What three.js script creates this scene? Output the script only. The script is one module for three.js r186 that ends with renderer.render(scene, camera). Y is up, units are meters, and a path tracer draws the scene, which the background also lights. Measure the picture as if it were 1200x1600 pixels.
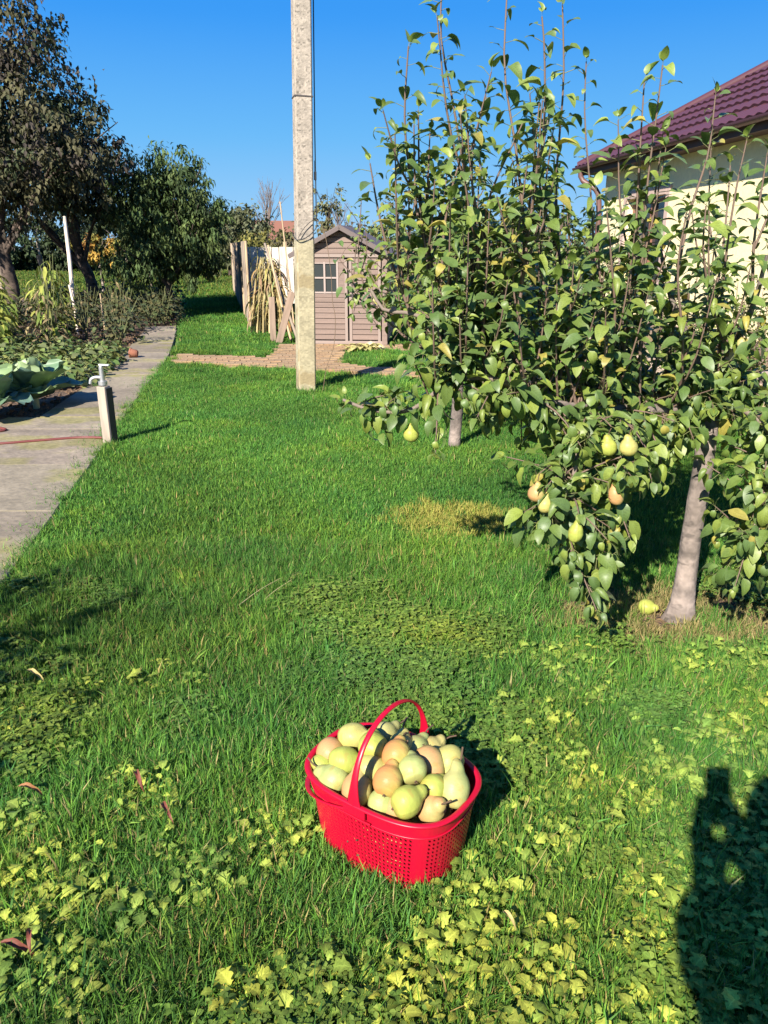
import * as THREE from 'three';
import { mergeGeometries, toCreasedNormals } from 'three/addons/utils/BufferGeometryUtils.js';
import { RoundedBoxGeometry } from 'three/addons/geometries/RoundedBoxGeometry.js';
import { MarchingCubes } from 'three/addons/objects/MarchingCubes.js';

// ---------------------------------------------------------------- camera, sky, sun, exposure
const scene = new THREE.Scene();
const camera = new THREE.PerspectiveCamera(67.3, 3 / 4, 0.05, 600);
camera.position.set(0, 1.5, 0);
camera.rotation.set(-19.05 * Math.PI / 180, 0, 0);
scene.add(camera);
const renderer = new THREE.WebGLRenderer({ antialias: true });
renderer.toneMapping = THREE.LinearToneMapping;
renderer.toneMappingExposure = 2.45;
renderer.shadowMap.enabled = true;
const SUN = new THREE.Vector3(-0.667, 1.0, 1.30).normalize();
{
  const W = 256, H = 256, d = new Float32Array(W * H * 4);
  const stops = [[0, [0.165, 0.285, 0.39]], [0.04, [0.125, 0.25, 0.39]], [0.12, [0.063, 0.207, 0.39]], [0.24, [0.019, 0.137, 0.382]], [0.5, [0.012, 0.088, 0.31]], [1, [0.009, 0.066, 0.25]]];
  for (let r = 0; r < H; r++) {
    const e = Math.sin(((r + 0.5) / H - 0.5) * Math.PI), y = Math.max(0, e);
    let k = 0; while (k < stops.length - 2 && y > stops[k + 1][0]) k++;
    const t = Math.min(1, (y - stops[k][0]) / (stops[k + 1][0] - stops[k][0]));
    for (let c = 0; c < W; c++) {
      const o = (r * W + c) * 4;
      for (let j = 0; j < 3; j++) d[o + j] = stops[k][1][j] * (1 - t) + stops[k + 1][1][j] * t;
      d[o + 3] = 1;
    }
  }
  const sky = new THREE.DataTexture(d, W, H, THREE.RGBAFormat, THREE.FloatType);
  sky.mapping = THREE.EquirectangularReflectionMapping;
  sky.magFilter = sky.minFilter = THREE.LinearFilter; sky.needsUpdate = true;
  scene.background = sky; scene.environment = sky;
}
const sun = new THREE.DirectionalLight(new THREE.Color().setRGB(1, 0.93, 0.81), 5.0);
sun.position.copy(SUN).multiplyScalar(60); sun.target.position.set(0, 0, -8);
sun.position.add(sun.target.position);
sun.castShadow = true; sun.shadow.mapSize.set(4096, 4096);
Object.assign(sun.shadow.camera, { left: -30, right: 30, top: 30, bottom: -30, near: 1, far: 140 });
scene.add(sun, sun.target);

// ---------------------------------------------------------------- helpers
let seed = 12345;
const rnd = () => { seed = (seed + 0x6d2b79f5) | 0; let t = Math.imul(seed ^ (seed >>> 15), 1 | seed); t = (t + Math.imul(t ^ (t >>> 7), 61 | t)) ^ t; return ((t ^ (t >>> 14)) >>> 0) / 4294967296; };
const rr = (a, b) => a + (b - a) * rnd();
const gauss = () => (rnd() + rnd() + rnd() + rnd() - 2) * 0.87;
const V = (x, y, z) => new THREE.Vector3(x, y, z);
const lerp = (a, b, t) => a + (b - a) * t;
const clamp = (x, a, b) => Math.min(b, Math.max(a, x));
const smooth = (a, b, x) => { const t = clamp((x - a) / (b - a), 0, 1); return t * t * (3 - 2 * t); };
const hash = (x, y) => { let h = Math.imul(x | 0, 374761393) + Math.imul(y | 0, 668265263); h = Math.imul(h ^ (h >>> 13), 1274126177); return ((h ^ (h >>> 16)) >>> 0) / 4294967296; };
function vnoise(x, y, P = 1 << 20) {
  const ix = Math.floor(x), iy = Math.floor(y), fx = x - ix, fy = y - iy, m = (a) => ((a % P) + P) % P;
  const s = fx * fx * (3 - 2 * fx), t = fy * fy * (3 - 2 * fy);
  return lerp(lerp(hash(m(ix), m(iy)), hash(m(ix + 1), m(iy)), s), lerp(hash(m(ix), m(iy + 1)), hash(m(ix + 1), m(iy + 1)), s), t);
}
const fbm = (x, y, o = 4, P) => { let s = 0, a = 0.5, n = 0; for (let i = 0; i < o; i++) { s += a * vnoise(x, y, P); n += a; x *= 2; y *= 2; if (P) P *= 2; a *= 0.5; } return s / n; };
function poly(list, z) { // piecewise-linear table [[z, x], ...] with z falling
  if (z >= list[0][0]) { const [a, b] = list; return a[1] + (b[1] - a[1]) * (z - a[0]) / (b[0] - a[0]); }
  for (let i = 0; i < list.length - 1; i++) if (z >= list[i + 1][0]) { const a = list[i], b = list[i + 1]; return a[1] + (b[1] - a[1]) * (z - a[0]) / (b[0] - a[0]); }
  const a = list[list.length - 2], b = list[list.length - 1]; return a[1] + (b[1] - a[1]) * (z - a[0]) / (b[0] - a[0]);
}
function tex(size, fn, repeat = 1, srgb = true) { // fn(u, v) -> [r, g, b] in 0..1
  const d = new Uint8Array(size * size * 4);
  for (let y = 0; y < size; y++) for (let x = 0; x < size; x++) {
    const c = fn(x / size, y / size), o = (y * size + x) * 4;
    d[o] = clamp(c[0], 0, 1) * 255; d[o + 1] = clamp(c[1], 0, 1) * 255; d[o + 2] = clamp(c[2], 0, 1) * 255; d[o + 3] = 255;
  }
  const t = new THREE.DataTexture(d, size, size); t.wrapS = t.wrapT = THREE.RepeatWrapping; t.magFilter = THREE.LinearFilter;
  t.minFilter = THREE.LinearMipmapLinearFilter; t.generateMipmaps = true; t.repeat.set(repeat, repeat);
  if (srgb) t.colorSpace = THREE.SRGBColorSpace; t.needsUpdate = true; return t;
}
const grey = (fn) => (u, v) => { const g = fn(u, v); return [g, g, g]; };
const RGB = (r, g, b) => new THREE.Color().setRGB(r, g, b);
const std = (o) => new THREE.MeshStandardMaterial({ roughness: 0.8, side: THREE.DoubleSide, ...o });
const phys = (o) => new THREE.MeshPhysicalMaterial({ roughness: 0.7, side: THREE.DoubleSide, ...o });
const used = new Map();
const numbered = (n) => { const k = used.get(n) ?? 0; used.set(n, k + 1); return k ? n + '_' + String(k).padStart(3, '0') : n; };
function shadows(o) { o.traverse((c) => { if (c.isMesh) { c.castShadow = true; c.receiveShadow = true; } }); return o; }
function tag(o, label, category, group, kind) { if (label) o.userData.label = label; if (category) o.userData.category = category; if (group) o.userData.group = group; if (kind) o.userData.kind = kind; return o; }
function thing(name, label, category, [x, y, z] = [0, 0, 0], turn = 0, group) {
  const o = new THREE.Group(); o.name = numbered(name); o.position.set(x, y, z); o.rotation.y = turn; scene.add(o); return tag(o, label, category, group);
}
function part(name, geo, mat, parent) { const m = new THREE.Mesh(geo, mat); m.name = name; m.castShadow = m.receiveShadow = true; parent.add(m); return m; }
function top(name, geo, mat, label, category, group, kind) { return tag(part(numbered(name), geo, mat, scene), label, category, group, kind); }
function structure(name, geo, mat, label) { return top(name, geo, mat, label, undefined, undefined, 'structure'); }
function dup(root, [x, y, z], turn, label, group, scale = 1) { const r = root.clone(); r.name = numbered(root.name.replace(/_\d{3}$/, '')); scene.add(r); r.position.set(x, y, z); r.rotation.y = turn; r.scale.setScalar(scale); r.userData = { ...root.userData }; if (label) r.userData.label = label; if (group) r.userData.group = group; return r; }
const noIdx = (g) => { const k = g.index ? g.toNonIndexed() : g; for (const a of Object.keys(k.attributes)) if (!['position', 'normal', 'uv'].includes(a)) k.deleteAttribute(a); if (!k.attributes.uv) k.setAttribute('uv', new THREE.BufferAttribute(new Float32Array(k.attributes.position.count * 2), 2)); return k; };
const join = (list) => mergeGeometries(list.map(noIdx));
function box(w, h, d, x = 0, y = 0, z = 0, r = 0) { const g = r ? new RoundedBoxGeometry(w, h, d, 1, r) : new THREE.BoxGeometry(w, h, d); g.translate(x, y, z); return boxUV(g); }
function boxUV(g, s = 1) { // uv in metres from the dominant axis
  const k = g.index ? g.toNonIndexed() : g, p = k.attributes.position, n = k.attributes.normal, uv = new Float32Array(p.count * 2);
  for (let i = 0; i < p.count; i++) {
    const ax = Math.abs(n.getX(i)), ay = Math.abs(n.getY(i)), az = Math.abs(n.getZ(i));
    const [a, b] = ax >= ay && ax >= az ? [p.getZ(i), p.getY(i)] : ay >= az ? [p.getX(i), p.getZ(i)] : [p.getX(i), p.getY(i)];
    uv[2 * i] = a * s; uv[2 * i + 1] = b * s;
  }
  k.setAttribute('uv', new THREE.BufferAttribute(uv, 2)); return k;
}
function tube(pts, r0, r1 = r0, sides = 6, segs) { // tapered tube along points
  const P = pts.map((p) => (p.isVector3 ? p : V(...p))), curve = new THREE.CatmullRomCurve3(P, false, 'centripetal'), n = segs ?? Math.max(3, P.length * 3);
  const fr = curve.computeFrenetFrames(n, false), pos = [], nor = [], uv = [], idx = [], len = curve.getLength();
  for (let i = 0; i <= n; i++) {
    const c = curve.getPointAt(i / n), r = lerp(r0, r1, i / n);
    for (let j = 0; j <= sides; j++) {
      const a = j / sides * Math.PI * 2, d = fr.normals[i].clone().multiplyScalar(Math.cos(a)).addScaledVector(fr.binormals[i], Math.sin(a));
      pos.push(c.x + d.x * r, c.y + d.y * r, c.z + d.z * r); nor.push(d.x, d.y, d.z); uv.push(j / sides * 6.283 * r0, i / n * len);
    }
  }
  for (let i = 0; i < n; i++) for (let j = 0; j < sides; j++) { const a = i * (sides + 1) + j, b = a + sides + 1; idx.push(a, a + 1, b, b, a + 1, b + 1); }
  for (const [row, s] of [[0, 1], [n, -1]]) { // caps
    const c = curve.getPointAt(row / n), k = pos.length / 3; pos.push(c.x, c.y, c.z); const t = curve.getTangentAt(row / n).multiplyScalar(-s); nor.push(t.x, t.y, t.z); uv.push(0, 0);
    for (let j = 0; j < sides; j++) { const a = row * (sides + 1) + j; s > 0 ? idx.push(k, a + 1, a) : idx.push(k, a, a + 1); }
  }
  const g = new THREE.BufferGeometry(); g.setAttribute('position', new THREE.Float32BufferAttribute(pos, 3)); g.setAttribute('normal', new THREE.Float32BufferAttribute(nor, 3)); g.setAttribute('uv', new THREE.Float32BufferAttribute(uv, 2)); g.setIndex(idx); return g;
}
class Soup { // many small copies of templates joined into one geometry with vertex colours
  constructor() { this.p = []; this.n = []; this.c = []; this.i = []; this.u = []; }
  add(t, m, col) {
    const b = this.p.length / 3, e = m.elements, P = t.attributes.position.array, N = t.attributes.normal.array, C = t.attributes.color?.array, U = t.attributes.uv?.array;
    for (let k = 0; k < P.length; k += 3) {
      const x = P[k], y = P[k + 1], z = P[k + 2], a = N[k], q = N[k + 1], w = N[k + 2];
      this.p.push(e[0] * x + e[4] * y + e[8] * z + e[12], e[1] * x + e[5] * y + e[9] * z + e[13], e[2] * x + e[6] * y + e[10] * z + e[14]);
      let nx = e[0] * a + e[4] * q + e[8] * w, ny = e[1] * a + e[5] * q + e[9] * w, nz = e[2] * a + e[6] * q + e[10] * w; const l = Math.hypot(nx, ny, nz) || 1;
      this.n.push(nx / l, ny / l, nz / l);
      this.c.push(col[0] * (C ? C[k] : 1), col[1] * (C ? C[k + 1] : 1), col[2] * (C ? C[k + 2] : 1));
      this.u.push(U ? U[k / 3 * 2] : 0, U ? U[k / 3 * 2 + 1] : 0);
    }
    for (const j of t.index.array) this.i.push(b + j);
  }
  build() { const g = new THREE.BufferGeometry(); g.setAttribute('position', new THREE.Float32BufferAttribute(this.p, 3)); g.setAttribute('normal', new THREE.Float32BufferAttribute(this.n, 3)); g.setAttribute('color', new THREE.Float32BufferAttribute(this.c, 3)); g.setAttribute('uv', new THREE.Float32BufferAttribute(this.u, 2)); g.setIndex(this.i); return g; }
}
const M4 = new THREE.Matrix4(), Q = new THREE.Quaternion(), EU = new THREE.Euler();
const place = (x, y, z, rx, ry, rz, s = 1, order = 'YXZ') => M4.compose(V(x, y, z), Q.setFromEuler(EU.set(rx, ry, rz, order)), typeof s === 'number' ? V(s, s, s) : s);
function frame(pos, dir, up, s = 1) { // local +z along dir, +y near up
  const z = dir.clone().normalize(), x = new THREE.Vector3().crossVectors(up, z); if (x.lengthSq() < 1e-6) x.set(1, 0, 0); x.normalize(); const y = new THREE.Vector3().crossVectors(z, x);
  return M4.makeBasis(x.multiplyScalar(s), y.multiplyScalar(s), z.multiplyScalar(s)).setPosition(pos).clone();
}
// leaf along +z, lying in xz, face up (+y); profile(t) = half width, fold lifts the edges, curl bends the tip down
function leaf(L, profile, fold, curl, segs = 5, wave = 0, rib) {
  const pos = [], uv = [], idx = [], col = [];
  let y = 0, z = 0;
  for (let i = 0; i <= segs; i++) {
    const t = i / segs, a = -curl * t; if (i) { y += Math.sin(a) * L / segs; z += Math.cos(a) * L / segs; }
    const w = profile(t) * L;
    for (const k of [-1, 0, 1]) { const ww = wave * L * Math.sin(t * 17 + k * 2) * Math.abs(k); pos.push(k * w * Math.cos(fold), y + Math.abs(k) * w * Math.sin(fold) + ww, z); uv.push(0.5 + k * 0.5, t); const c = rib && k === 0 ? rib : 1; col.push(c, c, c * 0.9); }
  }
  for (let i = 0; i < segs; i++) for (const k of [0, 1]) { const a = i * 3 + k, b = a + 3; idx.push(a, b, a + 1, b, b + 1, a + 1); }
  const g = new THREE.BufferGeometry(); g.setAttribute('position', new THREE.Float32BufferAttribute(pos, 3)); g.setAttribute('uv', new THREE.Float32BufferAttribute(uv, 2)); g.setAttribute('color', new THREE.Float32BufferAttribute(col, 3)); g.setIndex(idx); g.computeVertexNormals(); return g;
}
const ovate = (W) => (t) => W * Math.pow(Math.sin(Math.PI * Math.pow(t, 0.72)), 0.85) + 0.004;

// ---------------------------------------------------------------- layout tables (metres)
const PATH_R = [[2, -1.05], [-3.48, -1.8], [-4.34, -1.95], [-6.1, -2.24], [-8.9, -2.72], [-11, -3.04], [-14.4, -3.82], [-24, -6.2]];
const PATH_END = -15.4;
const PATH_L = [[2, -2.5], [-3.5, -3.2], [-6.9, -3.55], [-6.95, -3.12], [-8.9, -3.36], [-11, -3.72], [-14.4, -4.4], [-24, -6.8]];
const pathR = (z) => poly(PATH_R, z), pathL = (z) => poly(PATH_L, z);
const BRICK_MID = [[-3.06, -10.85], [-2.2, -10.72], [-1.4, -10.45], [-0.6, -9.98], [0.4, -9.42], [1.6, -8.75], [3.2, -7.9]];
function brickDist(x, z) { // distance outside the paved strip, negative on it
  let best = 9;
  for (let i = 0; i < BRICK_MID.length - 1; i++) {
    const [ax, az] = BRICK_MID[i], [bx, bz] = BRICK_MID[i + 1], t = clamp(((x - ax) * (bx - ax) + (z - az) * (bz - az)) / ((bx - ax) ** 2 + (bz - az) ** 2), 0, 1);
    const w = lerp([0.42, 0.4, 0.45, 0.32, 0.2, 0.2, 0.2][i], [0.42, 0.4, 0.45, 0.32, 0.2, 0.2, 0.2][i + 1], t);
    best = Math.min(best, Math.hypot(x - ax - t * (bx - ax), z - az - t * (bz - az)) - w);
  }
  const fx = Math.max(-1.62 - x, x + 0.62, -12.4 - z, z + 10.4); // fore-court of the shed
  const gx = Math.max(-1.6 - x, x - 1.9, -12.45 - z, z + 11.78);
  return Math.min(best, fx, gx);
}
const inBed = (x, z) => x < pathL(z) && z > -25 && x > -16;
const soilSpot = (x, z) => Math.hypot((x - 1.2) / 0.5, (z + 2.96) / 0.27);
function lawn(x, z) {
  if (z > -24 && x < pathR(z) + 0.05 * (fbm(x * 6, z * 6, 2) - 0.5)) return false;
  if (brickDist(x, z) < 0.02) return false;
  if (x > -1.45 && x < 0.12 && z < -12.3 && z > -14.4) return false;
  if (x > 3.41 + 0.1 * (z + 14.67) - 0.6 && z > -15) return false;
  return true;
}

// ---------------------------------------------------------------- ground
const n1 = (u, v) => fbm(u * 8, v * 8, 5, 8), n2 = (u, v) => fbm(u * 24 + 3, v * 24 + 7, 3, 24), n3 = (u, v) => fbm(u * 64, v * 64, 2, 64);
const turfTex = tex(512, (u, v) => { const a = n1(u, v), b = n3(u, v), c = n2(u, v); return [0.26 + 0.16 * a * b + 0.1 * c * b, 0.38 + 0.22 * a * b, 0.11 + 0.08 * b]; });
const soilTex = tex(512, (u, v) => { const a = n1(u, v), b = n3(u, v); return [0.22 + 0.2 * a + 0.12 * b, 0.17 + 0.16 * a + 0.1 * b, 0.13 + 0.12 * a + 0.08 * b]; });
const fineBump = tex(512, grey((u, v) => 0.6 * n2(u, v) + 0.4 * n3(u, v)), 1, false);
{
  const g = new THREE.PlaneGeometry(400, 400, 1, 1); g.rotateX(-Math.PI / 2); g.translate(0, -0.012, -120); boxUV(g, 1);
  structure('lawn_ground', boxUV(g, 0.5), std({ map: turfTex, roughness: 1, bumpMap: fineBump, bumpScale: 0.02 }), 'green lawn ground stretching away to the trees');
}
function strip(zs, xl, xr, y) { // flat sheet between two edge functions, with uv in metres
  const pos = [], uv = [], idx = [];
  zs.forEach((z, i) => { for (const x of [xl(z), xr(z)]) { pos.push(x, y, z); uv.push(x, z); } if (i) { const a = 2 * i - 2; idx.push(a, a + 1, a + 2, a + 1, a + 3, a + 2); } });
  const g = new THREE.BufferGeometry(); g.setAttribute('position', new THREE.Float32BufferAttribute(pos, 3)); g.setAttribute('uv', new THREE.Float32BufferAttribute(uv, 2)); g.setIndex(idx); g.computeVertexNormals(); return g;
}
const zs = []; for (let z = 2; z > -25; z -= 0.45) zs.push(z);
structure('garden_soil', strip(zs, () => -16, (z) => (z > PATH_END ? pathL(z) + 0.06 : pathR(z)), 0.0), std({ map: soilTex, roughness: 1, bumpMap: fineBump, bumpScale: 0.05 }), 'dark crumbly soil of the vegetable bed left of the path');
{ // clods on the bed
  const t = new THREE.IcosahedronGeometry(1, 0), m = new THREE.InstancedMesh(t, std({ map: soilTex, roughness: 1, flatShading: true }), 2600);
  for (let i = 0; i < 2600; i++) { const z = rr(-14, -4.5), x = pathL(z) - 0.02 - Math.pow(rnd(), 1.6) * 3; const s = rr(0.008, 0.032); m.setMatrixAt(i, place(x, s * 0.3, z, rnd() * 6, rnd() * 6, 0, V(s, s * 0.7, s))); }
  m.name = 'soil_clods'; tag(m, 'loose clods of dark earth along the vegetable bed', 'soil', undefined, 'stuff'); scene.add(shadows(m));
}
// concrete path: cast slabs with open joints
const concTex = tex(512, (u, v) => { const a = n1(u, v), b = n3(u, v), c = fbm(u * 3 + 9, v * 3, 4, 3), moss = smooth(0.52, 0.7, fbm(u * 5 + 40, v * 5, 4, 5)); const g = 0.52 + 0.16 * a + 0.1 * (b - 0.5) + 0.1 * (c - 0.5); return [g * 1.04 - 0.02 * moss, g * 0.97 - 0.0 * moss, g * 0.9 - 0.12 * moss]; });
const concBump = tex(512, grey((u, v) => 0.5 * n3(u, v) + 0.5 * n1(u, v)), 1, false);
{
  const root = new THREE.Group(); root.name = 'concrete_path'; tag(root, 'pale worn concrete path running beside the vegetable bed', undefined, undefined, 'structure'); scene.add(root);
  structure('path_bed', strip(zs.filter((z) => z > PATH_END), (z) => pathL(z) - 0.05, (z) => pathR(z) + 0.02, 0.006), std({ map: soilTex, roughness: 1 }), 'earth showing in the joints of the concrete path');
  const mats = [0, 1, 2, 3].map((i) => { const t = concTex.clone(); t.offset.set(i * 0.31, i * 0.17); t.needsUpdate = true; const k = [0.66, 0.58, 0.7, 0.63][i]; return std({ map: t, roughness: 0.92, bumpMap: concBump, bumpScale: 0.006, color: RGB(k, k * [0.96, 0.95, 0.97, 0.94][i], k * [0.84, 0.8, 0.8, 0.82][i]) }); });
  let z = 1.6, i = 0;
  const cuts = [];
  while (z > PATH_END + 0.6) { const L = rr(0.85, 1.15); cuts.push([z, z - L]); z -= L; }
  cuts[cuts.length - 1][1] = PATH_END;
  cuts.forEach(([a, b], k) => { // snap one joint to where the path narrows
    if (a > -6.92 && b < -6.92) { cuts[k][1] = -6.92; cuts[k + 1][0] = -6.94; }
  });
  for (const [a, b] of cuts) {
    const s = new THREE.Shape(), e = 0.007, wob = () => rr(-0.012, 0.012), pts = [[pathL(a - e) + wob(), -(a - e)], [pathR(a - e) + wob(), -(a - e)], [pathR(b + e) + wob(), -(b + e)], [pathL(b + e) + wob(), -(b + e)]];
    pts.forEach(([x, y], j) => (j ? s.lineTo(x, y) : s.moveTo(x, y)));
    const g = new THREE.ExtrudeGeometry(s, { depth: 0.05, bevelEnabled: true, bevelSize: 0.006, bevelThickness: 0.006, bevelSegments: 1 });
    g.rotateX(-Math.PI / 2); g.translate(0, -0.03 + rr(-0.004, 0.004), 0);
    part('slab', boxUV(g, 0.55), mats[i++ % 4], root);
  }
}
// brick paving
{
  const root = new THREE.Group(); root.name = 'brick_path'; tag(root, 'tan brick path curving across the lawn towards the shed', undefined, undefined, 'structure'); scene.add(root);
  const sand = new THREE.Shape(); [[-3.2, 10.3], [-1, 9.5], [0.2, 9.2], [3.2, 7.65], [3.4, 8.1], [1.2, 9.2], [0.2, 9.8], [-0.55, 10.4], [-0.6, 11.8], [1.9, 11.8], [1.9, 12.4], [-1.62, 12.4], [-1.64, 10.98], [-3.2, 11.3]].forEach(([x, y], i) => (i ? sand.lineTo(x, y) : sand.moveTo(x, y)));
  const g = new THREE.ShapeGeometry(sand); g.rotateX(-Math.PI / 2); g.translate(0, 0.004, 0);
  const sandTex = tex(256, (u, v) => { const a = n1(u, v), b = n3(u, v); return [0.5 + 0.12 * a + 0.1 * b, 0.42 + 0.1 * a + 0.08 * b, 0.32 + 0.1 * b]; });
  structure('sand_bed', boxUV(g, 0.7), std({ map: sandTex, roughness: 1 }), 'sandy bedding under the tan brick path');
  const bt = tex(256, (u, v) => { const a = n1(u, v), b = n3(u, v); const k = 0.7 + 0.3 * a + 0.2 * (b - 0.5); return [0.72 * k, 0.6 * k, 0.46 * k]; });
  const mats = [[1, 1, 1], [1.04, 0.95, 0.88], [0.86, 0.84, 0.8], [1.06, 1.02, 0.95]].map(([r, q, b]) => std({ map: bt, color: RGB(r * 0.92, q * 0.92, b * 0.92), roughness: 0.95, bumpMap: fineBump, bumpScale: 0.004 }));
  const geos = [0, 1, 2].map(() => box(0.232 + rr(-0.006, 0.004), 0.05, 0.112 + rr(-0.005, 0.003), 0, 0, 0, 0.008));
  const spots = [];
  for (let r = 0; r < 60; r++) for (let c = 0; c < 40; c++) {
    const u = c * 0.24 + (r % 2) * 0.12 - 4.2, w = -7.2 - r * 0.118, a = 0.1, x = u * Math.cos(a) + (w + 10) * Math.sin(a) * -1, z = w + u * Math.sin(a) * 0.5 * 0;
    if (brickDist(x, z) < -0.02 && x > pathR(z) + 0.1) spots.push([x, z]);
  }
  spots.sort((p, q) => q[1] - p[1]);
  const rest = new Soup();
  spots.forEach(([x, z], i) => {
    const m = place(x, 0.006 + rr(-0.004, 0.006), z, rr(-0.02, 0.02), 0.1 + rr(-0.05, 0.05), rr(-0.02, 0.02));
    if (i < 300) { const b = part('brick', geos[i % 3], mats[Math.floor(rnd() * 4)], root); m.decompose(b.position, b.quaternion, b.scale); }
    else { const t = geos[i % 3].clone(); if (!t.index) t.setIndex([...Array(t.attributes.position.count).keys()]); const k = rr(0.85, 1.1); rest.add(t, m, [k, k * rr(0.9, 1), k * rr(0.85, 1)]); }
  });
  if (rest.p.length) tag(part('bricks_far', rest.build(), std({ map: bt, vertexColors: true, roughness: 0.95 }), root), undefined, undefined, undefined, 'stuff');
}

// ---------------------------------------------------------------- grass
const bladeMat = phys({ vertexColors: true, roughness: 0.75, transmission: 0.3, thickness: 0, specularIntensity: 0.25 });
const weedTex = tex(256, (u, v) => { const s = Math.abs(u - 0.5) * 2, mid = s < 0.08 ? 0.3 : 0, n = fbm(u * 5, v * 5, 4, 5), e = fbm(u * 12 + 7, v * 12, 3, 12), k = 0.55 + 0.5 * n + 0.3 * (e - 0.5) + mid + 0.12 * Math.pow(Math.abs(Math.sin((v * 7 - s * 2) * Math.PI)), 10); return [k * (0.95 + 0.1 * e), k, k * 0.9]; }, 1, false);
const weedMat = phys({ map: weedTex, vertexColors: true, roughness: 0.7, transmission: 0.25, thickness: 0, specularIntensity: 0.35 });
const soilMat = std({ map: soilTex, roughness: 1, bumpMap: fineBump, bumpScale: 0.03 });
function bladeTemplate(segs, curl) { const W = 0.5; const g = leaf(1, (t) => 0.5 * (1 - 0.15 * t) * (t > 0.99 ? 0.05 : 1) * (1 - Math.pow(t, 4) * 0.6), 0, curl, segs); g.rotateX(-Math.PI / 2); return g; } // stands along +y, width 1 before scaling
const BL = [bladeTemplate(3, 0.5), bladeTemplate(3, 1.1), bladeTemplate(3, 1.6), bladeTemplate(2, 0.2)];
function grassPatch(n, R, h0, h1, w, cols, dry = 0.03, flop = 0.35) {
  const s = new Soup();
  for (let i = 0; i < n; i++) {
    const a = rnd() * 6.283, d = R * Math.abs(gauss()) * 1.1, h = rr(h0, h1) * (rnd() < 0.06 ? 1.5 : 1), ww = w * (rnd() < 0.12 ? rr(1.4, 2.1) : rr(0.6, 1.25));
    let c = cols[Math.floor(rnd() * cols.length)]; const k = rr(0.75, 1.25); c = rnd() < dry ? [0.3, 0.26, 0.12] : c;
    s.add(BL[Math.floor(rnd() * BL.length)], place(Math.cos(a) * d, -0.012, Math.sin(a) * d, flop * gauss(), rnd() * 6.283, flop * gauss(), V(ww, h, h)), [c[0] * k, c[1] * k, c[2] * k]);
  }
  return s.build();
}
const GREENS = [[0.075, 0.2, 0.027], [0.095, 0.23, 0.03], [0.046, 0.135, 0.024], [0.16, 0.3, 0.055], [0.068, 0.18, 0.042]];
const YGREENS = [[0.22, 0.29, 0.05], [0.18, 0.25, 0.04], [0.26, 0.28, 0.07]];
const DRYS = [[0.34, 0.27, 0.13], [0.28, 0.22, 0.1], [0.22, 0.2, 0.08], [0.1, 0.14, 0.03]];
function scatter(name, label, geos, spots, mat, kind = 'stuff', category = 'grass') {
  const root = new THREE.Group(); root.name = numbered(name); tag(root, label, category, undefined, kind); scene.add(root);
  geos.forEach((g, k) => {
    const mine = spots.filter((_, i) => i % geos.length === k), m = new THREE.InstancedMesh(g, mat, mine.length);
    mine.forEach(([x, z, s, tint], i) => { m.setMatrixAt(i, place(x, 0, z, 0, rnd() * 6.283, 0, typeof s === 'number' ? V(s, s, s) : s)); m.setColorAt(i, RGB(...(tint ?? [1, 1, 1]))); });
    m.name = 'blades'; m.castShadow = m.receiveShadow = true; root.add(m);
  });
  return root;
}
function field(x0, x1, z0, z1, step, ok) { const out = []; for (let z = z0; z > z1; z -= step) for (let x = x0; x < x1; x += step) { const px = x + rr(-0.5, 0.5) * step, pz = z + rr(-0.5, 0.5) * step; const r = ok(px, pz); if (r) out.push(r === true ? [px, pz, 1] : r); } return out; }
const tintAt = (x, z) => { const a = fbm(x * 1.1 + 5, z * 1.1, 3), b = fbm(x * 3.3, z * 3.3 + 20, 2); const k = 0.5 + 1.0 * a + 0.35 * (b - 0.5); return [k * (0.75 + 0.6 * b), k, k * (1.2 - 0.45 * b)]; };
const drySpot = (x, z) => Math.hypot((x - 0.42) / 0.42, (z + 4.2) / 0.36);
const bare = (x, z) => soilSpot(x, z) < 1.2 && rnd() > 0.1;
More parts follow.
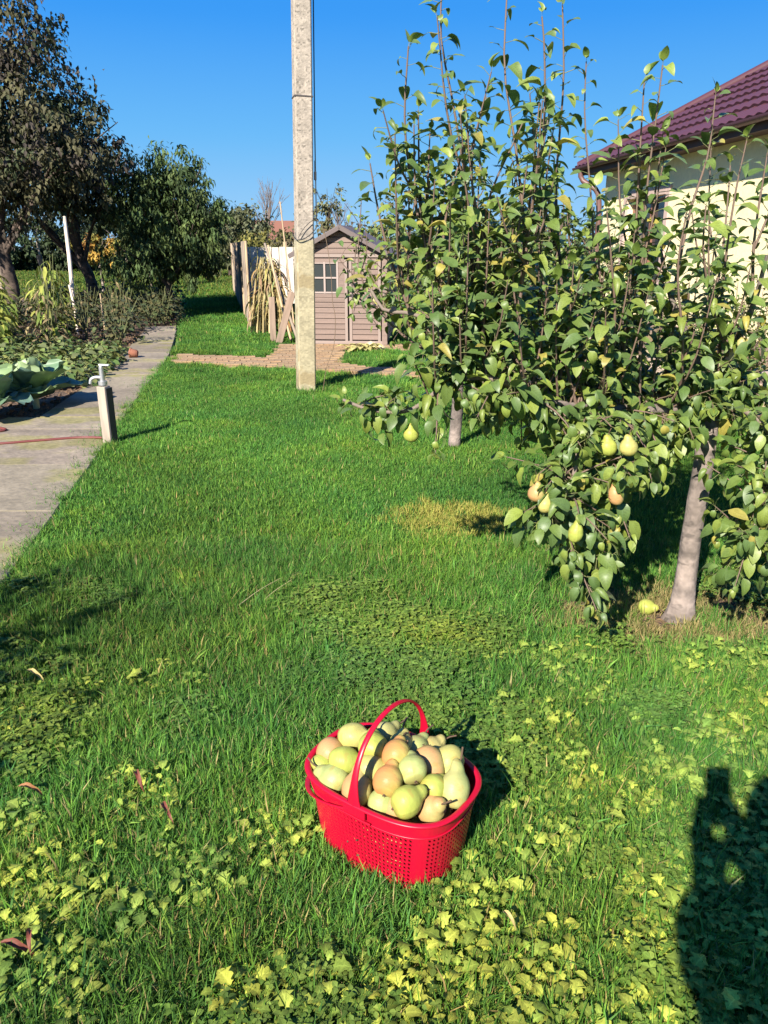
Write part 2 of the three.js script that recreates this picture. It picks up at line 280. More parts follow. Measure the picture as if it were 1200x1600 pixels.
{
  const near = [...Array(7)].map(() => grassPatch(900, 0.13, 0.04, 0.09, 0.0031, GREENS, 0.07, 0.55));
  scatter('grass', 'uneven green lawn grass around the red basket', near, field(-2.1, 2.1, -0.75, -3.7, 0.105, (x, z) => Math.abs(x) < 0.35 - z * 0.62 && lawn(x, z) && !bare(x, z) && [x, z, rr(0.8, 1.15), tintAt(x, z)]), bladeMat);
  const mid = [...Array(7)].map(() => grassPatch(1500, 0.24, 0.028, 0.055, 0.0046, GREENS, 0.02, 0.42));
  scatter('grass', 'short sunny lawn grass between the basket and the pole', mid, field(-3.2, 4.2, -3.6, -10.6, 0.17, (x, z) => Math.abs(x) < 0.4 - z * 0.62 && lawn(x, z) && brickDist(x, z) > 0.22 && drySpot(x, z) > 0.6 + 0.5 * rnd() && [x, z, rr(0.85, 1.15), tintAt(x, z)]), bladeMat);
  const far = [...Array(5)].map(() => grassPatch(1500, 0.7, 0.04, 0.08, 0.014, GREENS, 0.02, 0.4));
  scatter('grass', 'lawn strip beyond the brick path leading between the trees and the fence', far, field(-9, 5, -10.2, -30, 0.42, (x, z) => lawn(x, z) && Math.abs(x) < 0.5 - z * 0.6 && brickDist(x, z) > 0.75 && x > pathR(z) + 0.7 && [x, z, rr(0.85, 1.15), tintAt(x, z)]), bladeMat);
  const edge = [...Array(4)].map(() => grassPatch(240, 0.12, 0.05, 0.1, 0.006, GREENS, 0.03, 0.45));
  const es = []; for (let z = -10.2; z > -16; z -= 0.09) for (let k = 0; k < 3; k++) { const x = pathR(z) + 0.14 + rr(0, 0.8); if (brickDist(x, z) > 0.1) es.push([x, z, 1, tintAt(x, z)]); }
  for (let i = 0; i < 2600; i++) { const x = rr(-3.2, 2.6), z = rr(-12.6, -7.5); const d = brickDist(x, z); if (d > 0.1 && d < 0.85 && lawn(x, z)) es.push([x, z, rr(0.7, 1), tintAt(x, z)]); }
  scatter('grass', 'ragged grass fringe along the brick path and the far concrete path', edge, es, bladeMat);
  const far2 = [...Array(3)].map(() => grassPatch(700, 1.6, 0.06, 0.14, 0.03, [...GREENS, ...YGREENS], 0.05, 0.4));
  scatter('grass', 'sunlit meadow grass beyond the vegetable bed under the orchard trees', far2, field(-34, 6, -25.5, -62, 1.25, (x, z) => x < 0.62 * -z && x > 0.62 * z && [x, z, rr(0.85, 1.2), [0.72, 0.62, 0.6]]), bladeMat);
  // long tufts: path edge, round the pear trunk, round the pole
  const long = [...Array(5)].map(() => grassPatch(70, 0.05, 0.05, 0.11, 0.0036, GREENS, 0.05, 0.5));
  const spots = [];
  for (let z = -2.6; z > -11; z -= 0.035) spots.push([pathR(z) + gauss() * 0.09 + 0.05 - 0.22 * Math.max(0, fbm(z * 2.2, 4, 2) - 0.5), z, rr(0.5, 1.05), tintAt(0, z)]);
  for (let i = 0; i < 40; i++) { const a = rnd() * 6.283, d = rr(1.2, 1.6); spots.push([1.28 + Math.cos(a) * d * 0.38, -2.97 + Math.sin(a) * d * 0.26, rr(0.6, 1)]); }
  for (let i = 0; i < 40; i++) { const a = rnd() * 6.283, d = rr(0.13, 0.34); spots.push([-0.85 + Math.cos(a) * d, -8.4 + Math.sin(a) * d, rr(0.7, 1.3)]); }
  for (let i = 0; i < 70; i++) spots.push([rr(-1.3, 1.3), rr(-3.4, -0.9), rr(0.55, 0.85), tintAt(0, i)]);
  scatter('grass', 'longer grass tufts along the path edge, trunk and pole foot', long, spots.filter(([x, z]) => lawn(x, z) || (x < -1.4 && x > pathR(z) - 0.22)), bladeMat);
  const dry = [...Array(4)].map(() => grassPatch(160, 0.1, 0.03, 0.09, 0.004, DRYS, 0.2, 0.7));
  const ds = field(-0.1, 0.95, -3.75, -4.7, 0.085, (x, z) => drySpot(x, z) + 0.5 * (rnd() - 0.5) < 0.95 && [x, z, rr(0.6, 0.85), [1.25, 1.4, 0.8]]);
  for (let i = 0; i < 110; i++) { const a = rnd() * 6.283, d = rr(0.3, 1.35); ds.push([1.2 + Math.cos(a) * d * 0.42, -2.95 + Math.sin(a) * d * 0.26, rr(0.5, 1)]); }
  scatter('dry_grass', 'straw coloured dry grass by the pear trunk and in a lawn patch', dry, ds, bladeMat, 'stuff', 'dry grass');
}
{ // soil round the trunk
  const g = new THREE.CircleGeometry(1, 40), p = g.attributes.position; for (let i = 1; i < p.count; i++) { const k = 0.85 + 0.3 * vnoise(i * 0.7, 3, 1000); p.setXY(i, p.getX(i) * k, p.getY(i) * k); }
  g.scale(0.58, 0.33, 1); g.rotateX(-Math.PI / 2); g.translate(1.2, 0.0, -2.96); structure('bare_soil', boxUV(g, 1), soilMat, 'bare brown soil around the foot of the pear trunk');
}
{ // clover and broad-leaved weeds
  const small = leaf(1, ovate(0.36), 0.25, 0.5, 3), spade = leaf(1, (t) => 0.34 * Math.pow(Math.sin(Math.PI * Math.pow(t, 1.25)), 0.8) * (1 + 0.42 * Math.sin(t * 21)) + 0.012, 0.3, 1.3, 9, 0.01, 1.25);
  const oval = leaf(1, (t) => 0.26 * Math.pow(Math.sin(Math.PI * Math.pow(t, 1.5)), 0.7) * (1 + 0.14 * Math.sin(t * 25)) + 0.03, 0.35, 1.2, 7, 0.02, 1.2);
  const cl = [...Array(5)].map(() => { const s = new Soup(); for (let i = 0; i < 150; i++) { const a = rnd() * 6.283, d = 0.14 * Math.abs(gauss()) * 1.1, y = rr(0.02, 0.062), L = rr(0.009, 0.019), k = rr(0.7, 1.3), c = rnd() < 0.5 ? [0.1, 0.19, 0.035] : [0.16, 0.26, 0.055], r0 = rnd() * 6.3, tx = gauss() * 0.3, tz = gauss() * 0.3; for (let j = 0; j < 3; j++) s.add(small, place(Math.cos(a) * d, y, Math.sin(a) * d, -0.25 + tx, r0 + j * 2.09, tz, L), [c[0] * k, c[1] * k, c[2] * k]); } return s.build(); });
  const wd = [...Array(7)].map((_, q) => { const s = new Soup(); const n = 15; for (let i = 0; i < n; i++) { const a = i * 2.4 + rr(-0.3, 0.3), L = rr(0.018, 0.046), up = rr(0.15, 1.15), k = rr(0.6, 1.35), r0 = rr(0, 0.05), c = rnd() < 0.6 ? [0.29, 0.37, 0.075] : [0.16, 0.25, 0.05]; s.add(q % 2 ? spade : oval, place(Math.sin(a) * r0, rr(0.012, 0.055), Math.cos(a) * r0, -up, a, gauss() * 0.35, L), [c[0] * k, c[1] * k, c[2] * k]); } return s.build(); });
  const nz = (x, z, f, o) => fbm(x * f + o, z * f - o, 3);
  const clover = (x, z) => smooth(0.5, 0.64, nz(x, z, 3.2, 11) + 0.22 * smooth(1.1, 0.1, Math.hypot(x / 0.95, (z + 2.55) / 0.5)) - 0.25 * smooth(-3.0, -3.5, z));
  const broad = (x, z) => smooth(0.55, 0.66, nz(x, z, 4.2, 31) + 0.15 * smooth(-2.2, -1.2, z) + 0.16 * smooth(0.3, 0.9, x) * smooth(-3.0, -2.4, z) - 0.3 * smooth(-2.5, -2.95, z) - 0.1 * smooth(-0.3, -0.9, x));
  scatter('clover', 'patches of small clover leaves in the lawn near the basket', cl, field(-2.2, 2.2, -0.75, -4.2, 0.085, (x, z) => Math.abs(x) < 0.35 - z * 0.62 && lawn(x, z) && soilSpot(x, z) > 1 && rnd() < clover(x, z) * 0.5 && [x, z, rr(0.8, 1.2), tintAt(x, z)]), weedMat, 'stuff', 'clover');
  scatter('weeds', 'yellow-green broad-leaved weeds spread through the nearest grass', wd, field(-1.8, 1.9, -0.75, -3.2, 0.042, (x, z) => Math.abs(x) < 0.35 - z * 0.62 && lawn(x, z) && soilSpot(x, z) > 1.2 && rnd() < broad(x, z) * 0.55 && Math.hypot((x - 0.02) / 0.2, (z + 1.64) / 0.2) > 0.8 && [x, z, rr(0.7, 1.15), tintAt(x, z)]), weedMat, 'stuff', 'weed');
}

// ---------------------------------------------------------------- basket of pears
const redPlastic = phys({ color: RGB(0.4, 0.003, 0.022), roughness: 0.36, specularIntensity: 0.8, transmission: 0.0 });
const BC = V(0.02, 0, -1.64), BY = -35 * Math.PI / 180, BH = 0.235; // centre, yaw of the long axis, rim height
const superR = (a, A, B) => { const n = 2.9, c = Math.abs(Math.cos(a)) / A, s = Math.abs(Math.sin(a)) / B; return 1 / Math.pow(c ** n + s ** n, 1 / n); };
{
  const root = thing('shopping_basket', 'red perforated plastic basket full of pears on the grass', 'basket', [BC.x, 0, BC.z], BY);
  const NP = 104; // perimeter table by arc length, so that cells keep one size
  const at = (k, h, off = 0) => { const t = h / BH, A = lerp(0.186, 0.214, t) + off, B = lerp(0.127, 0.154, t) + off, a = ang[((k % NP) + NP) % NP | 0] ?? 0; const kk = ((k % NP) + NP) % NP, i0 = Math.floor(kk), f = kk - i0, a0 = ang[i0], a1 = i0 + 1 < NP ? ang[i0 + 1] : ang[0] + Math.PI * 2, aa = a0 + (a1 - a0) * f, r = superR(aa, A, B); return [Math.cos(aa) * r, h, Math.sin(aa) * r]; };
  const ang = [];
  { const N = 4000, ls = [0]; let px = null; for (let i = 0; i <= N; i++) { const a = i / N * Math.PI * 2, r = superR(a, 0.206, 0.145), q = [Math.cos(a) * r, Math.sin(a) * r]; if (px) ls.push(ls[ls.length - 1] + Math.hypot(q[0] - px[0], q[1] - px[1])); px = q; } let j = 0; for (let k = 0; k < NP; k++) { const L = ls[N] * k / NP; while (ls[j] < L) j++; ang.push(j / N * Math.PI * 2); } }
  const pos = [], idx = []; const q = (a, b, c, d) => { const k = pos.length / 3; for (const p of [a, b, c, d]) pos.push(...p); idx.push(k, k + 1, k + 2, k, k + 2, k + 3); };
  const TH = 0.0028, rows = 13, y0 = 0.018, y1 = 0.186, sh = 0.55; // oblique slots between a foot band and a rim band
  const solidCol = (k) => { const a = (ang[k] + Math.PI * 2) % (Math.PI / 2); const s = Math.atan2(0.145 ** 1, 0.206); const w = [0.62, 2.52, 3.76, 5.66]; return w.some((c) => Math.abs(ang[k] - c) < 0.085); };
  for (let k = 0; k < NP; k++) {
    const solid = solidCol(k);
    for (let r = 0; r < rows; r++) {
      const a = y0 + (y1 - y0) * r / rows, b = y0 + (y1 - y0) * (r + 1) / rows;
      const O = (u, v, o) => { const h = lerp(a, b, v); return at(k + u, h, o); };
      for (const o of [0, -TH]) {
        if (solid) { o ? q(O(0, 0, o), O(0, 1, o), O(1, 1, o), O(1, 0, o)) : q(O(0, 0, o), O(1, 0, o), O(1, 1, o), O(0, 1, o)); continue; }
        const H = [[0.12, 0.14], [0.62, 0.24], [0.88, 0.86], [0.38, 0.76]], C = [[0, 0], [1, 0], [1, 1], [0, 1]];
        for (let e = 0; e < 4; e++) { const f = (e + 1) % 4; q(O(...C[e], o), O(...C[f], o), O(...H[f], o), O(...H[e], o)); if (!o) q(O(...H[e], 0), O(...H[f], 0), O(...H[f], -TH), O(...H[e], -TH)); }
      }
    }
    for (const o of [0, -TH]) { q(at(k, 0.004, o), at(k + 1, 0.004, o), at(k + 1, y0, o), at(k, y0, o)); q(at(k, y1, o), at(k + 1, y1, o), at(k + 1, BH, o), at(k, BH, o)); }
  }
  const side = new THREE.BufferGeometry(); side.setAttribute('position', new THREE.Float32BufferAttribute(pos, 3)); side.setIndex(idx); side.computeVertexNormals();
  part('side', side, redPlastic, root);
  // rim: a rolled lip swept round the perimeter; a bead under it; the floor
  const sweep = (prof, h) => { const p = [], ix = [], n = prof.length; for (let k = 0; k <= NP; k++) for (const [o, y] of prof) p.push(...at(k % NP, h + y, o)); for (let k = 0; k < NP; k++) for (let j = 0; j < n; j++) { const a = k * n + j, b = k * n + (j + 1) % n; ix.push(a, a + n, b, b, a + n, b + n); } const g = new THREE.BufferGeometry(); g.setAttribute('position', new THREE.Float32BufferAttribute(p, 3)); g.setIndex(ix); g.computeVertexNormals(); return g; };
  const ring = (r, sx = 1, ox = 0) => [...Array(8)].map((_, j) => [ox + Math.cos(-j / 8 * 6.283) * r * sx, Math.sin(-j / 8 * 6.283) * r]);
  part('rim', sweep(ring(0.0055, 1.5, 0.003), BH), redPlastic, root);
  part('band', sweep(ring(0.0022, 1, 0.001), y1 + 0.006), redPlastic, root);
  part('foot_rim', sweep(ring(0.004, 1, -0.001), 0.006), redPlastic, root);
  { const s = new THREE.Shape(); for (let k = 0; k < NP; k++) { const [x, , z] = at(k, 0.006, -0.001); k ? s.lineTo(x, z) : s.moveTo(x, z); } const g = new THREE.ShapeGeometry(s); g.rotateX(Math.PI / 2); g.translate(0, 0.007, 0); part('floor', g, redPlastic, root); }
  // handles: a flat strap arch hinged on lugs at the middle of both long sides
  function handle(tilt, flare, reach) {
    const W = 0.16, Hh = reach, n = 36, p = [], ix = [];
    for (let i = 0; i <= n; i++) {
      const t = i / n, a = Math.PI * t, e = 0.75, z = -Math.cos(a) * W, up = Math.pow(Math.sin(a), e) * Hh, tx = Math.sin(a) * W, ty = Math.cos(a) * Hh * 0.9, l = Math.hypot(tx, ty) || 1;
      const w = (0.0075 + flare * 0.016 * Math.pow(Math.abs(2 * t - 1), 8)), th = 0.0042, nz = -ty / l, ny = tx / l;
      for (let j = 0; j < 8; j++) { const b = j / 8 * 6.283, ox = Math.cos(b) * w, on = Math.sin(b) * th; const y = up + ny * on, zz = z + nz * on; p.push(ox - Math.sin(tilt) * y, Math.cos(tilt) * y, zz + 0 * ox); }
    }
    for (let i = 0; i < n; i++) for (let j = 0; j < 8; j++) { const a = i * 8 + j, b = i * 8 + (j + 1) % 8; ix.push(a, a + 8, b, b, a + 8, b + 8); }
    const g = new THREE.BufferGeometry(); g.setAttribute('position', new THREE.Float32BufferAttribute(p, 3)); g.setIndex(ix); g.computeVertexNormals(); g.translate(0, BH - 0.012, 0); return g;
  }
  const h1 = part('handle', handle(0.03, 1, 0.195), redPlastic, root); tag(h1, 'raised handle arching over the pears');
  const h2 = part('handle', handle(1.86, 0.3, 0.25), redPlastic, root); tag(h2, 'second handle folded down against the left end');
  for (const s of [-1, 1]) { const g = box(0.066, 0.03, 0.008, 0, BH - 0.012, s * 0.16, 0.003); part('hinge_lug', g, redPlastic, root); const r = box(0.05, 0.005, 0.006, 0.02, BH - 0.036, s * 0.1565, 0.002); r.rotateZ(0); part('rib', r, redPlastic, root); }
}
// pears
const pearGeo = (L, R, neck, bend) => {
  const pts = []; const N = 22;
  for (let i = 0; i <= N; i++) { const t = i / N, y = t * L; const body = Math.sqrt(Math.max(0, 1 - ((t - 0.36) / (t < 0.36 ? 0.36 : 0.40)) ** 2)), nk = neck * Math.sqrt(Math.max(0, 1 - ((t - 0.68) / 0.32) ** 2)); let r = R * Math.max(body, t > 0.3 ? Math.max(nk, body) : 0); if (t > 0.36) r = R * Math.pow(Math.pow(body, 3) + Math.pow(Math.max(0, nk), 3), 1 / 3); if (t < 0.05) r = R * body * 0.98; pts.push(new THREE.Vector2(Math.max(0.0005, r), y - 0.4 * L + (t < 0.04 ? 0.05 * L * (1 - t / 0.04) * 0.6 : 0))); }
  const g = new THREE.LatheGeometry(pts, 20), p = g.attributes.position;
  for (let i = 0; i < p.count; i++) { const x = p.getX(i), y = p.getY(i), z = p.getZ(i), a = Math.atan2(z, x), k = 1 + 0.025 * Math.sin(2 * a + L * 90) + 0.02 * Math.sin(3 * a + y * 40); p.setXYZ(i, x * k + bend * y * Math.abs(y) * 8, y, z * k); }
  g.computeVertexNormals(); return g;
};
function pearTexture(base, blush, amount, sd) {
  return tex(256, (u, v) => {
    const b = smooth(0.5 - amount * 0.4, 0.5 + 0.25, Math.sin(Math.PI * u) * 0.75 + 0.5 * (fbm(u * 4 + sd, v * 4, 3, 4) - 0.5)) * amount, n = fbm(u * 8 + sd, v * 8, 4, 8), dots = vnoise(u * 110, v * 70 + sd, 110) > 0.86 ? 0.28 : 0, rus = smooth(0.58, 0.72, fbm(u * 6 + 50 + sd, v * 6, 5, 6)) * 0.7 + (v < 0.08 || v > 0.93 ? 0.5 : 0);
    return [0, 1, 2].map((j) => clamp(lerp(lerp(base[j] * (0.9 + 0.2 * n), blush[j], b), [0.6, 0.48, 0.25][j], Math.min(1, dots + rus * 0.5)), 0, 1));
  });
}
const pearMats = [[[0.64, 0.62, 0.36], [0.68, 0.46, 0.34], 0], [[0.65, 0.61, 0.38], [0.7, 0.42, 0.32], 0.5], [[0.59, 0.62, 0.38], [0.68, 0.51, 0.39], 0.2], [[0.66, 0.59, 0.32], [0.72, 0.4, 0.28], 0.6], [[0.59, 0.62, 0.29], [0.7, 0.56, 0.32], 0.1]].map(([a, b, k], i) => phys({ map: pearTexture(a, b, k, i * 13), roughness: 0.45, specularIntensity: 0.5, bumpMap: fineBump, bumpScale: 0.0006 }));
const stemMat = std({ color: RGB(0.09, 0.055, 0.03), roughness: 0.9 });
const pearGeos = [pearGeo(0.106, 0.037, 0.48, 0.25), pearGeo(0.097, 0.038, 0.54, -0.3), pearGeo(0.12, 0.036, 0.54, 0.4), pearGeo(0.088, 0.035, 0.58, 0.2)];
const stemGeos = pearGeos.map((g, i) => { const L = [0.106, 0.097, 0.12, 0.088][i]; return tube([[0, 0.575 * L, 0], [0.001, 0.6 * L + 0.01, 0.001], [0.008, 0.6 * L + 0.028, 0.004]], 0.0022, 0.0026, 6, 6); });
const calyxGeos = pearGeos.map((g, i) => { const L = [0.106, 0.097, 0.12, 0.088][i], s = new Soup(), t = leaf(0.007, ovate(0.3), 0.1, -0.6, 2); for (let k = 0; k < 5; k++) s.add(t, place(0, -0.375 * L - 0.001, 0, 0.9, k * 1.257, 0), [1, 1, 1]); s.add(new THREE.SphereGeometry(0.0035, 6, 4), place(0, -0.374 * L, 0, 0, 0, 0, V(1, 0.5, 1)), [1, 1, 1]); return s.build(); });
function pear(pos, axis, gi, mi, roll, label, group, scale = 1, name = 'pear') {
  const o = thing(name, label, 'pear', pos, 0, group); o.quaternion.setFromUnitVectors(V(0, 1, 0), V(...axis).normalize()); o.rotateY(roll); o.scale.setScalar(scale);
  part('flesh', pearGeos[gi], pearMats[mi], o); part('stem', stemGeos[gi], stemMat, o); part('calyx', calyxGeos[gi], stemMat, o); return o;
}
{
  const g = 'pears heaped in the red basket';
  const list = [
    [[-0.083, 0.28, -1.735], [0.7, 0.25, 0.3], 0, 0, 0, 'pale yellow pear at the back left of the heap behind the handle'],
    [[-0.145, 0.25, -1.705], [0.45, -0.2, 0.5], 1, 1, 1.5, 'blushed pear against the left back rim of the basket'],
    [[-0.028, 0.302, -1.655], [0.1, 0.25, -0.9], 1, 4, 0, 'green pear near the heap top with its calyx facing the camera, left of centre'],
    [[0.0, 0.268, -1.755], [0.6, 0.2, -0.5], 0, 2, 2, 'shaded pear at the very back of the heap beneath the handle arch'],
    [[0.032, 0.303, -1.62], [0.25, 0.2, -0.9], 1, 3, 1.2, 'blushed pear at the top centre with a dark calyx eye'],
    [[-0.103, 0.268, -1.645], [0.75, 0.1, 0.15], 0, 4, 0, 'yellow-green pear lying sideways left of the raised handle'],
    [[-0.035, 0.268, -1.61], [0.9, 0.1, 0.25], 0, 0, 2, 'pale pear lying behind the front leg of the handle with its neck to the right'],
    [[-0.163, 0.228, -1.675], [0.6, 0.1, -0.5], 3, 4, 0, 'small green pear tucked into the left end of the basket'],
    [[-0.13, 0.238, -1.612], [-0.7, 0.25, -0.4], 1, 2, 0, 'pale green pear leaning on the left front rim'],
    [[-0.068, 0.242, -1.565], [0.05, 0.75, -0.5], 0, 1, 1.5, 'pale pink-tinged pear standing by the front foot of the handle'],
    [[0.01, 0.28, -1.545], [0.25, 0.4, -0.8], 1, 3, 1.4, 'orange-blushed round pear in the front middle of the heap'],
    [[0.072, 0.292, -1.575], [-0.2, 0.3, -0.9], 3, 2, 0, 'pale green oval pear right of the heap centre'],
    [[0.055, 0.262, -1.492], [0.75, 0.2, -0.35], 1, 4, 0.4, 'large round yellow-green pear lying at the front rim'],
    [[0.125, 0.258, -1.548], [0.5, 0.1, -0.6], 3, 4, 1, 'green pear half hidden behind the large front pear'],
    [[0.12, 0.27, -1.635], [0.25, -0.5, 0.5], 2, 1, 1.8, 'pink-tinged pear pointing its neck down on the right of the heap'],
    [[0.172, 0.262, -1.655], [0.1, -0.35, 0.6], 1, 0, 0, 'pale pear resting on the right back rim'],
    [[0.178, 0.258, -1.545], [0.2, 0.75, -0.45], 2, 2, 2, 'long pale pear leaning upright at the right end'],
    [[0.118, 0.228, -1.51], [0.3, 0.5, 0.4], 3, 1, 1, 'russet-skinned pear low against the right front rim'],
    [[-0.005, 0.23, -1.53], [0.1, 0.6, -0.3], 3, 2, 0, 'green pear wedged at the front rim beside the handle hinge'],
    [[0.03, 0.222, -1.522], [-0.2, 0.4, -0.6], 3, 1, 2, 'small russet pear below the orange-blushed pear at the front'],
    [[0.083, 0.262, -1.70], [0.4, 0.3, -0.6], 0, 2, 1, 'shaded pear under the back leg of the handle'],
    [[0.045, 0.28, -1.692], [0.1, 0.4, -0.7], 3, 0, 0, 'pale pear just behind the blushed top pear'],
    [[0.125, 0.242, -1.725], [0.5, 0.2, -0.3], 1, 1, 0, 'pink-tinged pear beside the back hinge of the handle'],
    [[-0.01, 0.245, -1.70], [0.6, 0.1, 0.4], 0, 0, 0, 'yellow pear sunk between the back pears of the heap'],
    [[0.07, 0.232, -1.60], [0.6, 0.1, 0.4], 0, 4, 0, 'green pear sunk in the gap right of the heap centre'],
  ];
  for (const [p, a, gi, mi, roll, label] of list) pear([p[0] * 0.97, p[1] - 0.006, BC.z + (p[2] - BC.z) * 0.95], a, gi, mi, roll, label, g, rr(0.95, 1.04));
  const c = Math.cos(BY), s = Math.sin(BY);
  for (const [y, A, B] of [[0.045, 0.142, 0.085], [0.108, 0.15, 0.094], [0.165, 0.155, 0.1]]) for (let i = -2; i <= 2; i++) for (const j of [-1, 0, 1]) {
    if (Math.abs(i) === 2 && j !== 0) continue;
    const u = i * A / 2.2 + rr(-0.006, 0.006), w = j * B * 0.8, x = BC.x + u * c + w * s, z = BC.z - u * s + w * c;
    pear([x, y + rr(-0.006, 0.006), z], [rr(-1, 1), rr(-0.3, 0.3), rr(-1, 1)], 3, Math.floor(rnd() * 5), rnd() * 6, 'pear in the lower layers showing through the basket slots', 'pears under the heap', 0.92);
  }
}
pear([1.13, 0.03, -3.0], [0.8, 0.05, 0.5], 1, 4, 0, 'yellow windfall pear on the soil left of the trunk', undefined, 0.95, 'fallen_pear');

// ---------------------------------------------------------------- the near pear tree
const barkTex = tex(512, (u, v) => { const a = fbm(u * 6, v * 18, 4, 6), b = n3(u, v) - 1.1 * smooth(0.6, 0.72, fbm(u * 10 + 2, v * 28, 4, 10)), p = smooth(0.55, 0.72, fbm(u * 4 + 9, v * 6, 3, 4)); const k = 0.31 + 0.22 * a + 0.12 * (b - 0.5) + 0.12 * p; return [k * 1.02, k * 0.92, k * 0.86]; });
const barkMat = std({ map: barkTex, roughness: 0.9, bumpMap: fineBump, bumpScale: 0.006 });
const twigMat = std({ color: RGB(0.13, 0.085, 0.062), roughness: 0.7 });
const limbMat = std({ color: RGB(0.16, 0.125, 0.1), roughness: 0.85, bumpMap: fineBump, bumpScale: 0.003 });
const leafTint = tex(256, (u, v) => { const s = Math.abs(u - 0.5) * 2, vein = Math.pow(Math.abs(Math.sin((v * 9 - s * 2.2) * Math.PI)), 14) * 0.12, mid = s < 0.06 ? 0.25 : 0, n = fbm(u * 6, v * 6, 4, 6); const k = 0.8 + 0.28 * n + vein + mid; return [k, k, k * 0.9]; });
const leafMat = (r, g, b) => phys({ map: leafTint, color: RGB(r, g, b), roughness: 0.62, transmission: 0.26, thickness: 0, clearcoat: 0.35, clearcoatRoughness: 0.38, specularIntensity: 0.6 });
const pearLeafMats = [leafMat(0.125, 0.19, 0.042), leafMat(0.08, 0.14, 0.036), leafMat(0.2, 0.26, 0.055), leafMat(0.1, 0.165, 0.05), leafMat(0.32, 0.28, 0.07)];
const pearLeafCols = [[0.125, 0.19, 0.042], [0.08, 0.14, 0.036], [0.2, 0.26, 0.055], [0.1, 0.165, 0.05], [0.32, 0.28, 0.07]];
const pearLeafMerged = phys({ map: leafTint, vertexColors: true, roughness: 0.62, transmission: 0.26, thickness: 0, clearcoat: 0.35, clearcoatRoughness: 0.38, specularIntensity: 0.6 });
const pearLeaf = (L, fold, curl, wave) => leaf(L, (t) => 0.3 * Math.pow(Math.sin(Math.PI * Math.pow(t, 0.8)), 0.72) * (1 - 0.12 * t) + 0.003, fold, curl, 6, wave);
const pearLeaves = [pearLeaf(0.074, 0.3, 0.9, 0.01), pearLeaf(0.08, 0.5, 1.4, 0.02), pearLeaf(0.068, 0.15, 0.5, 0.015), pearLeaf(0.074, 0.85, 1.1, 0.02), pearLeaf(0.056, 0.3, 2.0, 0.015)];
const petiole = tube([[0, 0, 0], [0, 0.004, 0.5], [0, 0, 1]], 0.035, 0.03, 4, 2);
function shootLeaves(out, curve, from, spacing, sizeMul = 1, spread = 1, hang = 0) {
  const L = curve.getLength(); let a = rnd() * 6.3;
  for (let d = from * L; d < L; d += spacing * rr(0.7, 1.4)) {
    const t = d / L, p = curve.getPointAt(t), tg = curve.getTangentAt(t); a += 2.4;
    const side = new THREE.Vector3().crossVectors(tg, Math.abs(tg.y) > 0.9 ? V(1, 0, 0) : V(0, 1, 0)).normalize().applyAxisAngle(tg, a + rr(-0.3, 0.3));
    const out1 = side.clone().multiplyScalar(spread).addScaledVector(tg, rr(0.15, 0.7)).add(V(0, -hang, 0)).normalize(), pl = rr(0.018, 0.04);
    const tip = p.clone().addScaledVector(out1, pl), dir = out1.clone().add(V(gauss() * 0.35, rr(-0.5, 0.45) - hang, gauss() * 0.35)).normalize();
    const up = V(gauss() * 0.4 - 0.25, 1, gauss() * 0.4 + 0.35).normalize();
    const near = 1 - t, s = sizeMul * rr(0.6, 1.15) * (t > 0.9 ? 0.7 : 1);
    out.push({ p: tip, base: p.clone(), dir, up, s, k: Math.floor(rnd() * 5), m: rnd() < 0.045 ? 4 : Math.floor(rnd() * 4), pl });
  }
  const e = curve.getPointAt(1), tg = curve.getTangentAt(1); // a tuft of young leaves ends each shoot
  for (let i = 0; i < 3; i++) { const o = tg.clone().add(V(gauss() * 0.6, 0.2 + gauss() * 0.3, gauss() * 0.6)).normalize(); out.push({ p: e.clone().addScaledVector(o, 0.012), base: e.clone(), dir: o, up: V(gauss(), 1, gauss()).normalize(), s: sizeMul * rr(0.4, 0.8), k: Math.floor(rnd() * 5), m: rnd() < 0.4 ? 2 : 0, pl: 0.012 }); }
}
const TRUNK = [[1.25, -0.03, -2.93], [1.262, 0.11, -2.95], [1.275, 0.39, -2.98], [1.29, 0.63, -3.0], [1.3, 0.78, -3.02], [1.31, 0.9, -3.05]];
const LIMBS = [
  [[1.3, 0.85, -3.03], [1.16, 0.89, -3.0], [0.98, 0.91, -2.92], [0.79, 0.93, -2.85], [0.63, 0.96, -2.8], [0.5, 1.01, -2.76]],
  [[1.3, 0.88, -3.05], [1.24, 1.08, -3.1], [1.14, 1.3, -3.15], [1.08, 1.51, -3.2]],
  [[1.31, 0.87, -3.05], [1.33, 1.09, -3.0], [1.37, 1.29, -2.95], [1.37, 1.47, -2.9]],
  [[1.3, 0.86, -3.04], [1.19, 0.89, -3.3], [0.96, 0.94, -3.5], [0.74, 1.07, -3.6]],
  [[0.5, 1.01, -2.76], [0.37, 1.05, -2.8], [0.24, 1.02, -2.85], [0.1, 0.91, -2.9], [-0.05, 0.9, -2.95], [-0.16, 0.93, -3.0]],
  [[0.63, 0.96, -2.8], [0.48, 1.1, -2.9], [0.29, 1.19, -2.95], [0.1, 1.26, -3.0], [0.0, 1.27, -3.05], [-0.05, 1.34, -3.1]],
  [[0.79, 0.93, -2.85], [0.71, 0.81, -2.72], [0.68, 0.63, -2.66], [0.68, 0.41, -2.64]],
  [[1.31, 0.87, -3.05], [1.37, 0.91, -2.9], [1.43, 0.82, -2.75], [1.37, 0.61, -2.65], [1.31, 0.43, -2.6]],
  [[0.98, 0.91, -2.92], [0.86, 0.81, -2.8], [0.82, 0.69, -2.75]],
  [[1.31, 0.88, -3.05], [1.5, 1.0, -3.1], [1.72, 1.1, -3.05], [1.9, 1.2, -2.95]],
];
